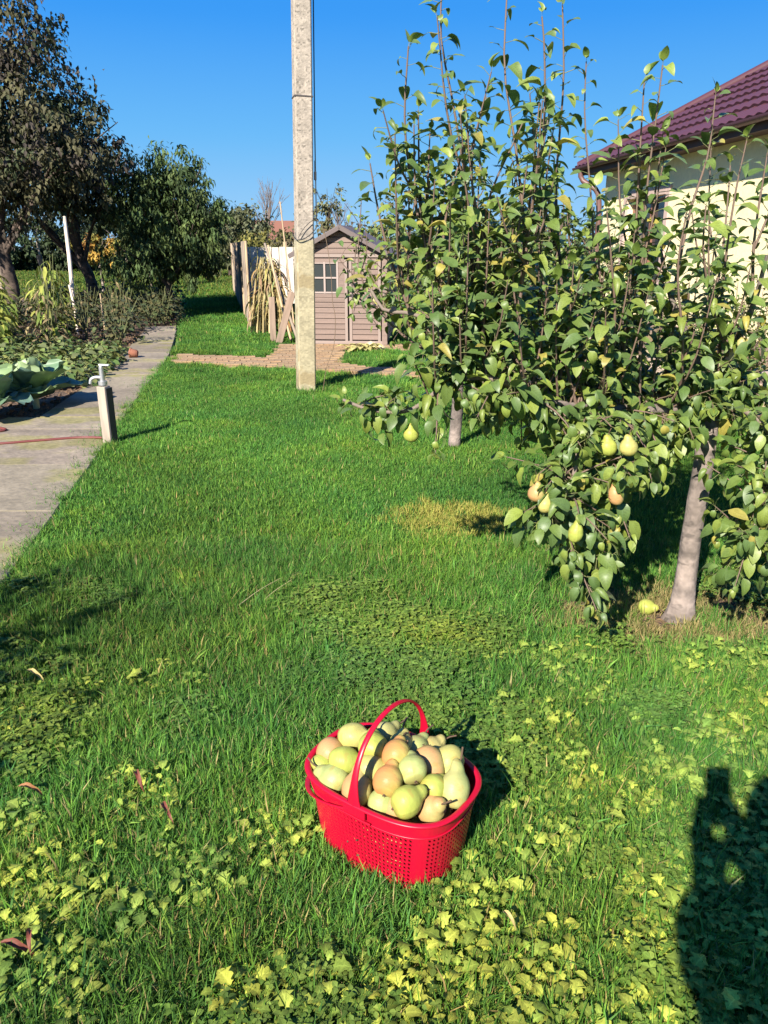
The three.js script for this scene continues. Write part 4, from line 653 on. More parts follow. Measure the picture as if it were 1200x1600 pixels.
// ---------------------------------------------------------------- house
{
  const root = thing('house', 'cream house with a maroon metal tile roof behind the pear tree', 'house', [3.41, 0, -14.67], 0.1);
  const plaster = tex(512, (u, v) => { const a = n1(u, v), b = n3(u, v), k = 0.95 + 0.05 * (a - 0.5) + 0.05 * (b - 0.5); return [0.94 * k, 0.88 * k, 0.70 * k]; });
  const wallMat = std({ map: plaster, roughness: 0.95, bumpMap: fineBump, bumpScale: 0.004 }), roofMat = phys({ color: RGB(0.075, 0.024, 0.032), roughness: 0.55, clearcoat: 0.1, clearcoatRoughness: 0.4 }), brown = std({ color: RGB(0.07, 0.035, 0.03), roughness: 0.7 }), woodBr = std({ color: RGB(0.2, 0.09, 0.06), roughness: 0.6 });
  const LZ = 12, E = 2.8, p30 = Math.PI / 6, RX = 3.9;
  // left wall with a window opening
  const wz0 = 1.55, wz1 = 2.95, wy0 = 0.95, wy1 = 2.2;
  const wall = new THREE.Shape(); wall.moveTo(-0.5, 0.45); wall.lineTo(-0.5, E - 0.1); wall.lineTo(-(LZ - 0.5), E - 0.1); wall.lineTo(-(LZ - 0.5), 0.45); const hole = new THREE.Path(); hole.moveTo(-wz0, wy0); hole.lineTo(-wz1, wy0); hole.lineTo(-wz1, wy1); hole.lineTo(-wz0, wy1); wall.holes.push(hole);
  const wg = new THREE.ExtrudeGeometry(wall, { depth: 0.3, bevelEnabled: false }); wg.rotateY(Math.PI / 2); wg.translate(0.32, 0, 0); part('wall', boxUV(wg, 0.5), wallMat, root);
  part('wall', box(6.38, E - 0.55, 0.3, 3.81, 0.45 + (E - 0.55) / 2, 0.65), wallMat, root); part('wall', box(0.3, E - 0.55, LZ - 1.6, 6.85, 0.45 + (E - 0.55) / 2, LZ / 2), wallMat, root); part('wall', box(6.0, E - 0.55, 0.3, 3.8, 0.45 + (E - 0.55) / 2, LZ - 0.66), wallMat, root);
  part('plinth', box(6.78, 0.5, LZ - 0.96, 3.66, 0.2, LZ / 2, 0.01), std({ map: concTex, color: RGB(0.72, 0.6, 0.55), roughness: 0.95 }), root);
  const win = new THREE.Group(); win.name = 'window'; root.add(win);
  part('pane', box(0.012, wy1 - wy0 - 0.1, wz1 - wz0 - 0.1, 0.46, (wy0 + wy1) / 2, (wz0 + wz1) / 2), phys({ color: RGB(0.03, 0.035, 0.04), roughness: 0.08 }), win);
  for (const z of [wz0 + 0.035, (wz0 + wz1) / 2, wz1 - 0.035]) part('frame', box(0.07, wy1 - wy0, 0.07, 0.44, (wy0 + wy1) / 2, z, 0.006), woodBr, win);
  for (const y of [wy0 + 0.035, wy1 - 0.035]) part('frame', box(0.06, 0.07, wz1 - wz0 - 0.14, 0.44, y, (wz0 + wz1) / 2, 0.006), woodBr, win);
  for (const [z, w] of [[wz0 - 0.06, 0.12], [wz1 + 0.06, 0.12]]) part('casing', box(0.04, wy1 - wy0 + 0.24, w, 0.305, (wy0 + wy1) / 2, z, 0.006), std({ color: RGB(0.45, 0.33, 0.28), roughness: 0.8 }), win);
  part('casing', box(0.04, 0.12, wz1 - wz0, 0.305, wy1 + 0.06, (wz0 + wz1) / 2, 0.006), std({ color: RGB(0.45, 0.33, 0.28), roughness: 0.8 }), win);
  part('sill', box(0.2, 0.04, wz1 - wz0 + 0.2, 0.29, wy0 - 0.03, (wz0 + wz1) / 2, 0.006), woodBr, win);
  // eave: soffit, fascia, gutter, downpipe
  part('soffit', box(0.7, 0.03, LZ - 0.1, 0.4, E - 0.11, LZ / 2), brown, root);
  part('fascia', box(0.03, 0.16, LZ, 0.03, E - 0.06, LZ / 2), brown, root);
  { const s = []; for (let i = 0; i <= 10; i++) { const a = Math.PI + i / 10 * Math.PI; s.push([Math.cos(a) * 0.06, Math.sin(a) * 0.055]); } const p = [], ix = []; for (const z of [-0.05, LZ + 0.05]) for (const [x, y] of s) p.push(x - 0.05, y + E - 0.01, z); for (let i = 0; i < 10; i++) ix.push(i, i + 1, i + 11, i + 1, i + 12, i + 11); const g = new THREE.BufferGeometry(); g.setAttribute('position', new THREE.Float32BufferAttribute(p, 3)); g.setIndex(ix); g.computeVertexNormals(); part('gutter', g, std({ color: RGB(0.075, 0.03, 0.045), roughness: 0.5 }), root); }
  part('downpipe', tube([[-0.05, E - 0.07, 0.25], [-0.03, E - 0.2, 0.25], [0.2, E - 0.4, 0.42], [0.25, E - 0.6, 0.44], [0.25, 0.2, 0.44]], 0.045, 0.045, 9, 30), std({ color: RGB(0.12, 0.06, 0.055), roughness: 0.5 }), root);
  // roof slope towards the lawn, one stamped tile course per part, hips at both ends
  const S = 0.35, nC = Math.ceil(RX / Math.cos(p30) / S), nrm = [-Math.sin(p30), Math.cos(p30)];
  for (let k = 0; k < nC; k++) {
    const p = [], ix = []; const s0 = k * S - (k ? 0 : 0.06), s1 = Math.min((k + 1) * S + 0.01, RX / Math.cos(p30)), cols = [0, 0.25, 0.5, 0.75, 1];
    const zA = (s) => Math.max(0, s * Math.cos(p30)), zB = (s) => LZ - Math.max(0, s * Math.cos(p30)); const n = Math.max(8, Math.round((zB(s0) - zA(s0)) / 0.19) * 8);
    for (let r = -1; r < 3; r++) { const s = lerp(s0, s1, Math.max(0, r) / 2); for (let i = 0; i <= n; i++) { const z = lerp(zA(s), zB(s), i / n), ph = z / 0.19 * 6.283, wv = 0.022 * Math.pow(0.5 + 0.5 * Math.sin(ph), 0.8), off = r < 0 ? wv - 0.004 : wv + 0.034 * (1 - Math.max(0, r) / 2) + 0.006; p.push(s * Math.cos(p30) + nrm[0] * off, E + s * Math.sin(p30) + nrm[1] * off, z); } }
    for (let r = 0; r < 3; r++) for (let i = 0; i < n; i++) { const a = r * (n + 1) + i, b = a + n + 1; ix.push(a, b, a + 1, b, b + 1, a + 1); }
    let g = new THREE.BufferGeometry(); g.setAttribute('position', new THREE.Float32BufferAttribute(p, 3)); g.setIndex(ix); g = toCreasedNormals(g, 0.6); part('tile_course', g, roofMat, root);
  }
  const H = E + RX * Math.tan(p30); const tri = (pts) => { const g = new THREE.BufferGeometry(); g.setAttribute('position', new THREE.Float32BufferAttribute(pts.flat(), 3)); g.setIndex(pts.length === 4 ? [0, 1, 2, 0, 2, 3] : [0, 1, 2]); g.computeVertexNormals(); return g; };
  part('hip_end', tri([[0, E - 0.02, 0], [2 * RX, E - 0.02, 0], [RX, H - 0.02, RX]]), roofMat, root); part('hip_end', tri([[0, E - 0.02, LZ], [2 * RX, E - 0.02, LZ], [RX, H - 0.02, LZ - RX]]), roofMat, root);
  part('far_slope', tri([[2 * RX, E - 0.02, 0], [2 * RX, E - 0.02, LZ], [RX, H - 0.02, LZ - RX], [RX, H - 0.02, RX]]), roofMat, root);
  for (const [a, b] of [[[0, E + 0.03, 0], [RX, H + 0.04, RX]], [[0, E + 0.03, LZ], [RX, H + 0.04, LZ - RX]], [[RX, H + 0.04, RX], [RX, H + 0.04, LZ - RX]]]) part('ridge_cap', tube([a, [(a[0] + b[0]) / 2, (a[1] + b[1]) / 2, (a[2] + b[2]) / 2], b], 0.075, 0.075, 8, 6), roofMat, root);
  { const g = box(0.42, 0.5, 0.42, 0, 0, 0, 0.01); g.translate(2.2, E + 2.2 * Math.tan(p30) + 0.2, 5.1); part('vent_box', g, roofMat, root); }
  const ap = box(1.1, 0.08, LZ + 1, -0.1, -0.01, LZ / 2, 0.01); const am = top('house_apron', ap, std({ map: concTex, color: RGB(1.15, 1.02, 0.95), roughness: 0.95 }), 'pale concrete apron along the foot of the house wall', undefined, undefined, 'structure'); am.position.set(3.41, 0, -14.67); am.rotation.y = 0.1;
}

// ---------------------------------------------------------------- background trees
const crownMat = phys({ vertexColors: true, roughness: 0.7, transmission: 0.2, thickness: 0, specularIntensity: 0.4 });
const bgLeaf = leaf(1, (t) => [0.02, 0.3, 0.02][Math.round(t * 2)], 0.35, 0.9, 2), bgLong = leaf(1, (t) => [0.02, 0.17, 0.02][Math.round(t * 2)], 0.3, 1.2, 2);
const darkBark = std({ map: barkTex, color: RGB(0.45, 0.4, 0.36), roughness: 0.95 }), whiteBark = std({ map: barkTex, color: RGB(1.5, 1.48, 1.42), roughness: 0.95 });
function crownTree(name, label, [x, z], { trunk = 1, tr = 0.1, blobs, n, size, cols, long = false, mat = darkBark, group, twigs = 10, shell = 0.45 }) {
  const root = thing(name, label, name.includes('bush') || name.includes('shrub') ? 'bush' : 'tree', [x, 0, z], 0, group), s = new Soup(); const wood = [];
  let cx = 0, cy = 0, cz = 0, vol = 0; for (const b of blobs) { const v = b[3] * b[4] * (b[5] ?? b[3]); cx += b[0] * v; cy += b[1] * v; cz += b[2] * v; vol += v; } cx /= vol; cy /= vol; cz /= vol;
  wood.push(tube([[0, -0.1, 0], [rr(-0.05, 0.05), trunk * 0.6, 0], [cx * 0.3, trunk, cz * 0.3], [cx * 0.7, cy, cz * 0.7]], tr, tr * 0.45, 8, 10));
  for (const b of blobs) for (let i = 0; i < Math.max(2, twigs / blobs.length); i++) { const a = rnd() * 6.283, e = rr(-0.2, 1); wood.push(tube([[cx * 0.3, trunk * rr(0.75, 1), cz * 0.3], [lerp(cx * 0.4, b[0], 0.6), lerp(trunk, b[1], 0.6), lerp(cz * 0.4, b[2], 0.6)], [b[0] + Math.cos(a) * b[3] * 0.7, b[1] + e * b[4] * 0.7, b[2] + Math.sin(a) * b[3] * 0.7]], tr * 0.35, 0.008, 5, 6)); }
  part('trunk', join(wood), mat, root);
  const tot = blobs.reduce((q, b) => q + b[3] * b[4], 0);
  for (const [bx, by, bz, rx, ry, rz = rx, tone = 1] of blobs) {
    const m = Math.round(n * rx * ry / tot), clumps = Math.max(6, Math.round(m / 45));
    for (let q = 0; q < clumps; q++) {
      const d = V(gauss(), gauss(), gauss()).normalize(), rad = Math.pow(rnd(), shell), lump = 0.82 + 0.36 * vnoise(d.x * 2.3 + bx * 7 + 20, d.y * 2.3 + d.z * 3.1 + 20), c = V(bx + d.x * rx * rad * lump, by + d.y * ry * rad * lump, bz + d.z * rz * rad * lump), cr = rr(0.12, 0.28) * Math.min(rx, ry), base = cols[Math.floor(rnd() * cols.length)], ck = rr(0.75, 1.25);
      for (let i = 0; i < 45; i++) { const w = V(gauss(), gauss(), gauss()).multiplyScalar(cr), dir = V(gauss(), gauss() - 0.35, gauss()).addScaledVector(d, 0.4).normalize(), k = ck * tone * rr(0.75, 1.25); s.add(long ? bgLong : bgLeaf, frame(c.clone().add(w), dir, V(gauss() * 0.6, 1, gauss() * 0.6), size * rr(0.7, 1.3)), [base[0] * k, base[1] * k, base[2] * k]); }
    }
  }
  part('crown', s.build(), crownMat, root); return root;
}
const DARKG = [[0.035, 0.055, 0.022], [0.05, 0.07, 0.025], [0.03, 0.045, 0.02]], PLUM = [[0.055, 0.055, 0.03], [0.045, 0.058, 0.028], [0.085, 0.08, 0.042], [0.052, 0.042, 0.036]], OLIVE = [[0.1, 0.11, 0.04], [0.08, 0.1, 0.035], [0.12, 0.12, 0.05]], AUT = [[0.4, 0.2, 0.05], [0.45, 0.28, 0.06], [0.25, 0.22, 0.05]], PEACH = [[0.055, 0.09, 0.028], [0.09, 0.125, 0.04], [0.042, 0.07, 0.025]];
seed = 777;
crownTree('plum_tree', 'tall dark plum tree filling the upper left corner', [-7.55, -16.2], { trunk: 1.5, tr: 0.16, blobs: [[0, 3.4, 0, 2.4, 1.6], [0.5, 4.9, 0, 1.6, 1.4], [-0.2, 6.4, 0, 1.3, 1.5], [-1.4, 4.8, 0.2, 1.9, 2.0], [1.6, 3.2, 0.4, 1.4, 1.0], [0.4, 7.8, 0, 0.55, 1.1], [-0.6, 2.8, 0.6, 2.0, 0.8]], n: 34000, size: 0.105, cols: PLUM, twigs: 30 });
crownTree('dark_tree', 'spreading dark green tree right of the plum tree', [-6.75, -18.6], { trunk: 1.2, tr: 0.15, blobs: [[-0.3, 2.85, 0, 1.7, 1.0], [-0.8, 3.8, 0, 1.2, 0.9], [0.5, 2.5, 0.2, 0.9, 0.65], [-0.3, 3.4, 0.1, 1.1, 0.8], [-1.6, 2.8, 0.2, 1.3, 0.9]], n: 16000, size: 0.1, cols: [...DARKG, ...OLIVE.slice(0, 1)], twigs: 22 });
crownTree('peach_tree', 'round dark peach tree with drooping leaves at the path end', [-4.75, -17.6], { trunk: 0.75, tr: 0.1, blobs: [[0.1, 2.05, 0, 1.2, 1.05], [0.5, 2.8, 0.1, 0.8, 0.75], [-0.4, 2.6, 0, 0.85, 0.8], [0.8, 1.85, 0.3, 0.7, 0.8], [-0.5, 1.25, 0.2, 0.9, 0.65], [0.4, 1.15, -0.1, 0.85, 0.55]], n: 20000, size: 0.12, cols: PEACH, long: true, twigs: 26 });
crownTree('orchard_tree', 'small orange autumn tree with whitewashed trunk under the dark trees', [-9.5, -27], { trunk: 0.8, tr: 0.06, mat: whiteBark, blobs: [[0, 1.35, 0, 0.95, 0.45]], n: 1800, size: 0.13, cols: AUT, group: 'orchard trees with white trunks' });
crownTree('orchard_tree', 'small yellowing tree with whitewashed trunk beside the orange one', [-8.9, -28], { trunk: 1.0, tr: 0.06, mat: whiteBark, blobs: [[0, 1.7, 0, 0.9, 0.5]], n: 1100, size: 0.13, cols: OLIVE, group: 'orchard trees with white trunks' });
crownTree('orchard_tree', 'thin dark tree with white trunk at the far left orchard', [-13.6, -32], { trunk: 1.4, tr: 0.06, mat: whiteBark, blobs: [[0, 2.3, 0, 1.2, 0.8]], n: 1300, size: 0.13, cols: DARKG, group: 'orchard trees with white trunks' });
crownTree('orchard_tree', 'dark tree with white trunk seen just left of the peach tree', [-9.0, -31], { trunk: 1.3, tr: 0.07, mat: whiteBark, blobs: [[0, 2.2, 0, 1.3, 0.9]], n: 1500, size: 0.13, cols: DARKG, group: 'orchard trees with white trunks' });
{
  const hedge = [[-33, -50, 'dark hedge tree at the far left edge'], [-28.5, -52, 'dark hedge tree behind the plum tree trunk'], [-24.5, -50, 'dark hedge tree just left of the leaning white stake'], [-20.5, -52, 'dark hedge tree just right of the leaning white stake'], [-17, -50, 'dark hedge tree behind the orange tree'], [-13.6, -52, 'dark hedge tree left behind the peach tree'], [-10.6, -54, 'dark hedge tree right behind the peach tree'], [3.5, -52, 'dark hedge tree above the shed roof'], [8.5, -50, 'dark hedge tree between shed and house'], [14, -48, 'dark hedge tree at the house corner'], [20, -46, 'dark hedge tree behind the house roof']];
  for (const [x, z, label] of hedge) { const h = rr(3.2, 4.4); crownTree('hedge_tree', label, [x, z], { trunk: 1, tr: 0.25, blobs: [[0, h * 0.42, 0, 2.9, h * 0.5], [1.2, h * 0.62, 0, 1.9, h * 0.42], [-1.6, h * 0.35, 0.5, 2, h * 0.4]], n: 5200, size: 0.3, cols: DARKG, group: 'dark hedge at the garden end' }); }
}
crownTree('far_bush', 'grey-green bush behind the sheet fence', [-8.0, -42], { trunk: 0.8, tr: 0.15, blobs: [[0, 1.7, 0, 2.2, 1.7], [1.5, 2.0, 0, 1.6, 1.5]], n: 3600, size: 0.24, cols: [[0.11, 0.12, 0.07], [0.09, 0.1, 0.05], [0.13, 0.13, 0.06]] });
crownTree('far_bush', 'yellowish bush behind the white boards', [-4.9, -33], { trunk: 0.6, tr: 0.12, blobs: [[0, 1.3, 0, 1.1, 1.3], [0.9, 1.1, 0, 0.9, 1.0]], n: 2600, size: 0.18, cols: [[0.16, 0.15, 0.04], [0.2, 0.18, 0.05], [0.1, 0.11, 0.04]] });
crownTree('far_bush', 'brownish bush right behind the utility pole', [-3.0, -31], { trunk: 0.6, tr: 0.12, blobs: [[0, 1.2, 0, 1.5, 1.25], [1.6, 1.4, 0, 1.2, 1.3]], n: 2800, size: 0.18, cols: [[0.12, 0.09, 0.05], [0.1, 0.1, 0.05], [0.14, 0.12, 0.06]] });
crownTree('far_bush', 'yellow-green bush above the shed roof', [-0.2, -28], { trunk: 0.6, tr: 0.12, blobs: [[0, 1.5, 0, 1.4, 1.3], [1.4, 1.2, 0, 1.3, 1.1]], n: 3000, size: 0.17, cols: [[0.14, 0.15, 0.05], [0.11, 0.13, 0.045]] });
crownTree('far_bush', 'olive bush seen between the shed and the house', [3.4, -30], { trunk: 0.6, tr: 0.15, blobs: [[0, 1.5, 0, 2.2, 1.4], [-1.6, 1.1, 0, 1.6, 1.1]], n: 3200, size: 0.19, cols: OLIVE });
function bareTree(label, [x, z], H, sd) {
  seed = sd; const root = thing('bare_tree', label, 'tree', [x, 0, z], 0, 'bare trees on the skyline'), g = [];
  const grow = (p, d, L, r, lv) => { const q = p.clone().addScaledVector(d, L), mid = p.clone().addScaledVector(d, L * 0.5).add(V(gauss() * L * 0.06, 0, gauss() * L * 0.06)); g.push(tube([p, mid, q], r, r * 0.6, lv > 2 ? 3 : 5, 3)); if (lv < 5) for (let i = 0; i < (lv ? 3 : 5); i++) grow(p.clone().addScaledVector(d, L * rr(0.5, 1)), d.clone().add(V(gauss() * 0.5, 0.25 * rnd(), gauss() * 0.5)).normalize(), L * rr(0.5, 0.75), r * 0.55, lv + 1); };
  grow(V(0, -0.1, 0), V(0, 1, 0), H * 0.38, H * 0.016, 0); part('trunk', g[0], darkBark, root); part('branches', join(g.slice(1)), std({ color: RGB(0.16, 0.12, 0.1), roughness: 0.9 }), root); return root;
}
bareTree('leafless tree with fine twigs left of the pole', [-6.6, -46], 5.6, 41);
bareTree('leafless tree with fine twigs right of the pole', [-2.4, -44], 5.0, 57);
crownTree('birch_tree', 'thin pale tree showing above the shed right of the pole', [-2.7, -40], { trunk: 2, tr: 0.08, blobs: [[0, 3.2, 0, 0.9, 1.6]], n: 700, size: 0.15, cols: [[0.16, 0.16, 0.08]], shell: 0.8 });
{ // distant red roof
  const root = thing('far_house', 'distant house with a red tiled roof above the white boards', 'house', [-9.6, -0.6, -64], 0.1);
  part('wall', box(5, 2.6, 5, 0, 1.3, 0), std({ color: RGB(0.5, 0.42, 0.34), roughness: 0.9 }), root);
  const s = new THREE.Shape(); s.moveTo(-2.8, 2.6); s.lineTo(2.8, 2.6); s.lineTo(0, 4.0); const g = new THREE.ExtrudeGeometry(s, { depth: 5.4, bevelEnabled: false }); g.rotateY(Math.PI / 2); g.translate(-2.7, 0, 0); part('roof', g, std({ color: RGB(0.2, 0.085, 0.055), roughness: 0.9 }), root);
  for (const x of [-1.3, 1.2]) { const w = part('window', box(1, 1.1, 0.06, x, 1.4, 2.51), std({ color: RGB(0.6, 0.58, 0.55) }), root); part('pane', box(0.8, 0.9, 0.04, x, 1.4, 2.535), std({ color: RGB(0.04, 0.05, 0.06), roughness: 0.1 }), w); }
}

// ---------------------------------------------------------------- vegetable bed
seed = 4242;
const cabMat = phys({ vertexColors: true, roughness: 0.55, transmission: 0.12, thickness: 0, specularIntensity: 0.5 });
function cabLeaf(L, W, cup, curl, sd) {
  const nu = 8, nv = 8, pos = [], col = [], idx = [];
  for (let i = 0; i <= nu; i++) for (let j = 0; j <= nv; j++) {
    const t = i / nu, s = j / nv * 2 - 1, w = W * (0.12 + 0.88 * Math.pow(Math.sin(Math.PI * Math.pow(t * 0.93 + 0.03, 0.85)), 0.7)) * (t < 0.12 ? 0.35 + t * 4 : 1), a = curl * (t - 0.25);
    const edge = Math.abs(s) ** 3, ruf = 0.022 * edge * Math.sin(s * 6 + t * 14 + sd) + 0.012 * Math.sin(t * 20 + sd) * edge, y = cup * w * s * s * 1.2 - 0.5 * a * t * L + ruf, z = t * L * (1 - 0.12 * a * a);
    pos.push(s * w, y, z); const rib = Math.abs(s) < 0.05 ? 1.5 : Math.abs(Math.sin((t * 5 - Math.abs(s) * 1.4) * Math.PI)) > 0.96 ? 1.25 : 1; col.push(rib, rib, rib);
  }
  for (let i = 0; i < nu; i++) for (let j = 0; j < nv; j++) { const a = i * (nv + 1) + j, b = a + nv + 1; idx.push(a, b, a + 1, b, b + 1, a + 1); }
  const g = new THREE.BufferGeometry(); g.setAttribute('position', new THREE.Float32BufferAttribute(pos, 3)); g.setAttribute('color', new THREE.Float32BufferAttribute(col, 3)); g.setIndex(idx); g.computeVertexNormals(); return g;
}
function cabbage(label, [x, z], size, turn) {
  const root = thing('cabbage', label, 'cabbage', [x, 0, z], turn, 'cabbages by the path');
  const mats = [[0.12, 0.2, 0.11], [0.1, 0.17, 0.12], [0.17, 0.25, 0.1], [0.22, 0.3, 0.14]].map((c) => phys({ color: RGB(...c), vertexColors: true, roughness: 0.5, transmission: 0.12, thickness: 0 }));
  part('stem', tube([[0, -0.03, 0], [0.01, 0.08, 0], [0, 0.16, 0]], 0.028, 0.035, 8, 4), std({ color: RGB(0.4, 0.42, 0.25), roughness: 0.8 }), root);
  for (let i = 0; i < 15; i++) { const ring = i < 5 ? 0 : i < 10 ? 1 : 2, a = i * 2.4, L = size * [0.34, 0.3, 0.22][ring] * rr(0.9, 1.1), el = [0.5, 0.85, 1.2][ring] + rr(-0.15, 0.15), g = part('leaf', cabLeaf(L, L * 0.5, [0.25, 0.35, 0.6][ring], [0.7, 0.4, -0.5][ring], i), mats[[0, 1, 2, 1, 0, 2, 2, 1, 0, 2, 3, 2, 3, 3, 2][i]], root); g.position.set(Math.sin(a) * 0.03, [0.1, 0.15, 0.18][ring], Math.cos(a) * 0.03); g.rotation.set(-el, a, 0, 'YXZ'); }
  const h = new THREE.SphereGeometry(0.1 * size, 14, 10); part('head', h.translate(0, 0.24, 0), phys({ color: RGB(0.25, 0.34, 0.17), roughness: 0.5 }), root);
  return root;
}
cabbage('big pale green cabbage at the left edge beside the path', [-3.6, -6.9], 1.35, 0.4);
cabbage('blue-green cabbage with shaded leaves overhanging the path', [-3.4, -7.45], 1.3, 2.0);
cabbage('cabbage mostly beyond the left edge of the view', [-4.1, -6.5], 1.0, 1.0);
function bedPlant(name, label, leafG, n, r, h, size, cols, group, stems = 5) {
  const root = thing(name, label, 'plant', [0, 0, 0], 0, group), s = new Soup(), st = [];
  for (let i = 0; i < stems; i++) { const a = rnd() * 6.283, q = rr(0.2, 0.8) * r; st.push(tube([[0, -0.02, 0], [Math.cos(a) * q * 0.5, h * 0.5, Math.sin(a) * q * 0.5], [Math.cos(a) * q, h * rr(0.7, 1), Math.sin(a) * q]], 0.007, 0.004, 4, 4)); }
  part('stems', join(st), std({ color: RGB(0.12, 0.13, 0.05), roughness: 0.9 }), root);
  for (let i = 0; i < n; i++) { const a = rnd() * 6.283, q = r * Math.sqrt(rnd()), y = h * rr(0.15, 1) * (1 - 0.4 * q / r), c = cols[Math.floor(rnd() * cols.length)], k = rr(0.7, 1.3); s.add(leafG, frame(V(Math.cos(a) * q, y, Math.sin(a) * q), V(Math.cos(a) + gauss() * 0.6, rr(-0.4, 0.5), Math.sin(a) + gauss() * 0.6), V(gauss() * 0.4, 1, gauss() * 0.4), size * rr(0.6, 1.25)), [c[0] * k, c[1] * k, c[2] * k]); }
  part('leaves', s.build(), crownMat, root); return root;
}
const roundLeaf = leaf(1, ovate(0.42), 0.2, 0.8, 4, 0.02), slim = leaf(1, ovate(0.12), 0.3, 1.3, 4);
const berry = bedPlant('strawberry_plant', 'low leafy strawberry plant in the bed behind the cabbages', roundLeaf, 150, 0.34, 0.26, 0.1, [[0.09, 0.15, 0.04], [0.15, 0.2, 0.06], [0.2, 0.22, 0.07], [0.12, 0.14, 0.06]], 'strawberry plants behind the cabbages');
const bs = []; for (let i = 0; i < 26; i++) { const z = -8.6 - (i % 6) * 0.62 + rr(-0.15, 0.15), x = pathL(z) - 0.3 - Math.floor(i / 6) * 0.62 + rr(-0.12, 0.12); bs.push([x, z]); }
bs.forEach(([x, z], i) => { if (!i) berry.position.set(x, 0, z); else dup(berry, [x, 0, z], rnd() * 6.283, undefined, undefined, rr(0.85, 1.25)); });
const tall = bedPlant('vine_plant', 'tangled dark bean plant in the middle of the bed', roundLeaf, 170, 0.42, 0.75, 0.09, [[0.04, 0.06, 0.025], [0.06, 0.08, 0.03], [0.1, 0.09, 0.04], [0.05, 0.06, 0.035]], 'dark tangled plants along the middle of the bed', 9);
const ts = []; for (let i = 0; i < 34; i++) { const z = -12.6 - (i % 9) * 0.95 + rr(-0.25, 0.25), x = pathL(z) - 0.45 - Math.floor(i / 9) * 0.95 + rr(-0.25, 0.25); if (Math.hypot(x + 4.75, z + 17.2) > 0.5) ts.push([x, z]); }
for (let i = 0; i < 12; i++) { const z = -15.7 - i * 0.38; ts.push([pathR(z) - 0.2 + rr(-0.35, 0.1), z]); }
ts.forEach(([x, z], i) => { if (!i) tall.position.set(x, 0, z); else dup(tall, [x, 0, z], rnd() * 6.283, i >= ts.length - 12 ? 'dark tangled plant beside the far end of the concrete path' : undefined, i >= ts.length - 12 ? 'dark plants at the path end' : undefined, rr(0.75, 1.2)); });
const bright = bedPlant('leafy_stalk', 'tall yellow-green leafy stalk at the left edge of the bed', slim, 110, 0.24, 1.35, 0.24, [[0.2, 0.25, 0.05], [0.26, 0.27, 0.06], [0.14, 0.2, 0.04]], 'yellow-green stalks at the left edge', 7);
[[-5.6, -11.3], [-5.95, -12.2], [-6.4, -13.1], [-6.7, -12.3], [-5.3, -12.6], [-7.3, -14.2], [-5.9, -14.4]].forEach(([x, z], i) => (i ? dup(bright, [x, 0, z], i * 1.3, undefined, undefined, rr(0.75, 1.1)) : bright.position.set(x, 0, z)));
const dryP = bedPlant('dry_stalks', 'dry brown flower stalks among the bed plants', slim, 60, 0.25, 1.0, 0.16, [[0.2, 0.15, 0.08], [0.15, 0.1, 0.06], [0.25, 0.19, 0.1]], 'dry brown stalks in the bed', 12);
[[-5.1, -11.9], [-5.0, -13.2], [-5.6, -13.6], [-6.5, -14.9], [-4.9, -14.6], [-7.9, -15.2], [-6.9, -11.4]].forEach(([x, z], i) => (i ? dup(dryP, [x, 0, z], i * 1.9, undefined, undefined, rr(0.8, 1.1)) : dryP.position.set(x, 0, z)));
const whiteWood = std({ map: woodTex, color: RGB(1.35, 1.35, 1.35), roughness: 0.8 });
stick('stake', 'tall white stake leaning left in the vegetable bed', [-5.75, 0, -14.6], [-5.9, 2.02, -15.2], 0.042, whiteWood, 'stake');
stick('stake', 'short white stake beside the tall leaning one', [-5.5, 0, -14.1], [-5.62, 0.85, -14.3], 0.026, whiteWood, 'stake');
stick('stake', 'weathered grey post under the plum tree', [-9.2, 0, -19.3], [-9.2, 1.75, -19.3], 0.09, greyWood, 'post');
stick('stake', 'grey post leaning left behind the white stake', [-7.7, 0, -18.8], [-8.05, 1.3, -18.9], 0.075, greyWood, 'post');
stick('stake', 'thin pale bean stick in the dark plants', [-4.75, 0, -13.4], [-4.8, 0.75, -13.5], 0.014, paleWood, 'stake');

// ---------------------------------------------------------------- tap post and hose
{
  const root = thing('tap_post', 'short weathered post carrying a metal tap at the path edge', 'tap', [-2.19, 0, -5.99], -0.3);
  part('post', box(0.075, 0.47, 0.075, 0, 0.235, 0, 0.006), std({ map: woodTex, color: RGB(0.72, 0.72, 0.7), roughness: 0.9 }), root);
  part('painted_shade_face', box(0.014, 0.46, 0.078, 0.0455, 0.23, 0, 0.003), std({ color: RGB(0.025, 0.025, 0.028), roughness: 0.7 }), root);  // shade of the post's right face, painted as a thin near-black sheet
  const zinc = std({ color: RGB(0.5, 0.5, 0.5), roughness: 0.4, metalness: 0.7 });
  part('pipe', tube([[0, 0.46, 0], [0, 0.56, 0], [0, 0.62, 0]], 0.02, 0.018, 9, 4), zinc, root);
  part('collar', new THREE.CylinderGeometry(0.034, 0.034, 0.03, 12).translate(0, 0.495, 0), zinc, root);
  part('spout', tube([[0, 0.535, 0], [-0.04, 0.54, 0.02], [-0.075, 0.525, 0.035], [-0.085, 0.49, 0.04]], 0.014, 0.013, 8, 10), zinc, root);
  part('tap_lever', join([box(0.09, 0.012, 0.02, 0.03, 0.635, 0, 0.004), box(0.016, 0.03, 0.016, 0, 0.62, 0, 0.003)]), std({ color: RGB(0.7, 0.7, 0.66), roughness: 0.5 }), root);
}
